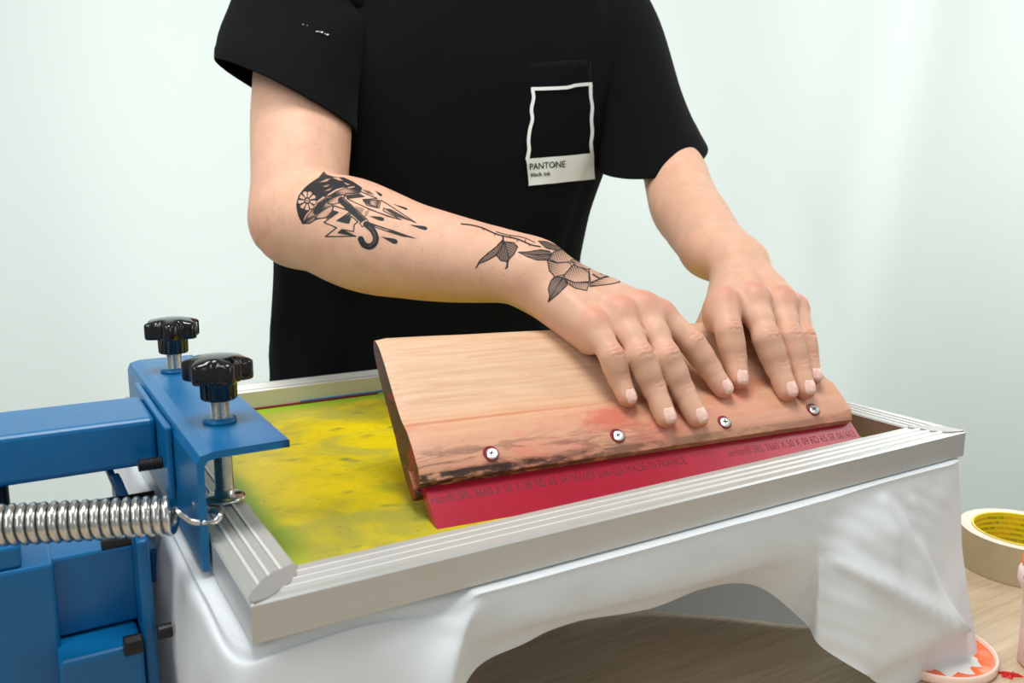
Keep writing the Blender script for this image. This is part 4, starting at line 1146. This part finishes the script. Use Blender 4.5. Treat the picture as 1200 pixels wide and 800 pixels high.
cloth_part('sleeve', *sR, shirt); cloth_part('sleeve', *sL, shirt)
sb = BVHTree.FromPolygons([tuple(q) for q in shirtV], shirtF)
# lint specks on the sleeve
sRb = BVHTree.FromPolygons([tuple(q) for q in sR[0]], sR[1])
# chest pocket: patch of the same cloth, with its print
def patch(name, quad, n1, n2, lift, m_, parent, tree=sb, th=.0008):
    q = [np.array(p, float) for p in quad]; P = []
    for i in range(n1):
        a = i/(n1-1)
        for j in range(n2):
            b = j/(n2-1); P.append(tuple((q[0]*(1-a)+q[1]*a)*(1-b)+(q[3]*(1-a)+q[2]*a)*b))
    hits = carry(tree, P, lift)
    o = obj(name, [h_[:] for h_ in hits], grid_faces(n1, n2), m_, parent, True)
    md = o.modifiers.new('thickness', 'SOLIDIFY'); md.thickness = th; md.offset = -1
    return o
pk = patch('pocket', [(620, 74), (691, 70), (696, 211), (615, 220)], 14, 20, .0016, M_shirt, shirt)
def strip(pts, wd):
    P = np.array(pts, float); V = []
    for i, p in enumerate(P):
        d = nrm(P[min(i+1, len(P)-1)]-P[max(i-1, 0)]); q = np.array([-d[1], d[0]])*wd/2; V += [tuple(p+q), tuple(p-q)]
    return V, [[2*i, 2*i+1, 2*i+3, 2*i+2] for i in range(len(P)-1)]
mb = MB()
for pts in (catmull(np.array([(621.5, 104.5), (640, 104), (660, 103), (668, 101.5), (674, 99.8), (691.5, 98.2)]), 4),
            catmull(np.array([(623, 104), (624.5, 115), (622, 128), (623, 140), (620, 152), (618.5, 165), (619, 175), (616.5, 187)]), 4),
            catmull(np.array([(690, 98), (690, 112), (692, 125), (691, 140), (692, 155), (690.5, 168), (692, 182)]), 4)):
    V, F = strip(pts, 3.9); H_ = carry(sb, V, .0028); mb.add([h_[:] for h_ in H_], F)
n1, n2 = 18, 10; P = []
for i in range(n1):
    a = i/(n1-1)
    for j in range(n2):
        b = j/(n2-1)
        tl, tr_, br_, bl_ = np.array((615.5, 185.5)), np.array((693.5, 178.5)), np.array((694.8, 209)), np.array((618.5, 217.3))
        q = (tl*(1-a)+tr_*a)*(1-b)+(bl_*(1-a)+br_*a)*b; q[1] += 1.0*math.sin(a*math.pi)*(1-b)*.6
        P.append(tuple(q))
mb.add([h_[:] for h_ in carry(sb, P, .0028)], grid_faces(n1, n2))
pp_ = mb.obj('pocket_print', M_print, pk, True)
for txt, x0, y0, wd, hg, slope, bold in (('PANTONE', 618.6, 198.4, 42, 7.4, -.082, .012), ('black ink', 620.2, 206.6, 24, 5.0, -.07, .02)):
    tv, tf_ = text_mesh(txt, 1.0, bold=bold); sx_ = wd/tv[:, 0].max(); hy = (tv[:, 1].max() if txt[0] == 'P' else .72)
    P = [(x0+q[0]*sx_, y0-q[1]/hy*hg+slope*q[0]*sx_) for q in tv]
    o = obj('lettering', [h_[:] for h_ in carry(sb, P, .0032)], tf_, M_ink_print, pp_); o['kind'] = 'stuff'
mb = MB()
for a, b, r_ in ((371, 38.5, 1.0), (376.5, 39.2, 1.4), (383, 42, 1.3), (373.5, 38.6, .7), (380, 41, .7), (355, 30.5, .6), (360, 31.5, .5)):
    P = [(a+r_*1.3*math.cos(q), b+r_*.7*math.sin(q)) for q in np.linspace(0, 2*math.pi, 7)[:-1]]
    hts = carry(sRb, P, .0022)
    if all(hts): mb.add([h_[:] for h_ in hts], [list(range(6))])
if mb.k: lint = mb.obj('lint_specks', mat('white_lint', (.5, .5, .5, 1), .9), shirt); lint['kind'] = 'stuff'

# ---- trousers, shoes, hair
for s_ in (-1, 1):
    hp0 = hipc+tr*.070*s_+A3(.012, .025, 0); kn = A3(hp0[0], hp0[1]-.01, -.47); an = A3(hp0[0]+.01*s_, hp0[1]+.0, FLOOR+.09)
    pth = catmull(np.array([hp0+A3(0, 0, -.02), hp0+A3(0, 0, -.14), kn, an]), 8)
    rr = np.interp(np.linspace(0, 1, len(pth)), [0, .3, .62, 1], [.086, .084, .066, .052])
    obj('trouser_leg', *tube(pth, rr, 24), M_denim, pe, True)
    mb = MB()
    f_ = an+A3(0, 0, -.09)
    V = []; n_ = 28; nl = 15
    for i in range(nl):
        u_ = i/(nl-1); c_ = f_-tf*.08+tf*.27*u_; wd = .042*math.sin(math.pi*(.12+.80*u_))**.5+.004; ht = .085*(1-ss(.25, .6, u_))+.045*ss(.2, .6, u_)*(1-.5*ss(.8, 1, u_))+.012
        for k in range(n_):
            a = 2*math.pi*k/n_; V.append(c_+tr*wd*math.cos(a)+A3(0, 0, max(0.001, ht*(.5+.5*math.sin(a)))))
    obj('shoe', V, grid_faces(nl, n_, True)+[list(range(n_))[::-1], [(nl-1)*n_+k for k in range(n_)]], M_shoe, pe, True)
HB = Limb()
HB.add(hd+A3(0, 0, .040)-tf*.030, hd+A3(0, 0, .062)+tf*.030, .086, .070, .03)
HB.add(hd+A3(0, 0, .0)-tf*.045, hd+A3(0, 0, .06)-tf*.03, .072, .080, .03)
hv, hf = surface_net(HB, .005)
keep = [(q-hd)@tf < .045+.9*((q-hd)[2]-.03) for q in hv]
hf = [f for f in hf.tolist() if all(keep[i] for i in f)]
obj('hair', [q+A3(*[.003*nz(q*90+i*7, 1, 2) for i in range(3)]) for q in hv], hf, M_hair, pe, True)
# ------------------------------------------------------------------ lift everything onto the floor
for o in S.objects:
    if o.parent is None:
        o.matrix_basis = Matrix.Translation((0, 0, ZO))@o.matrix_basis
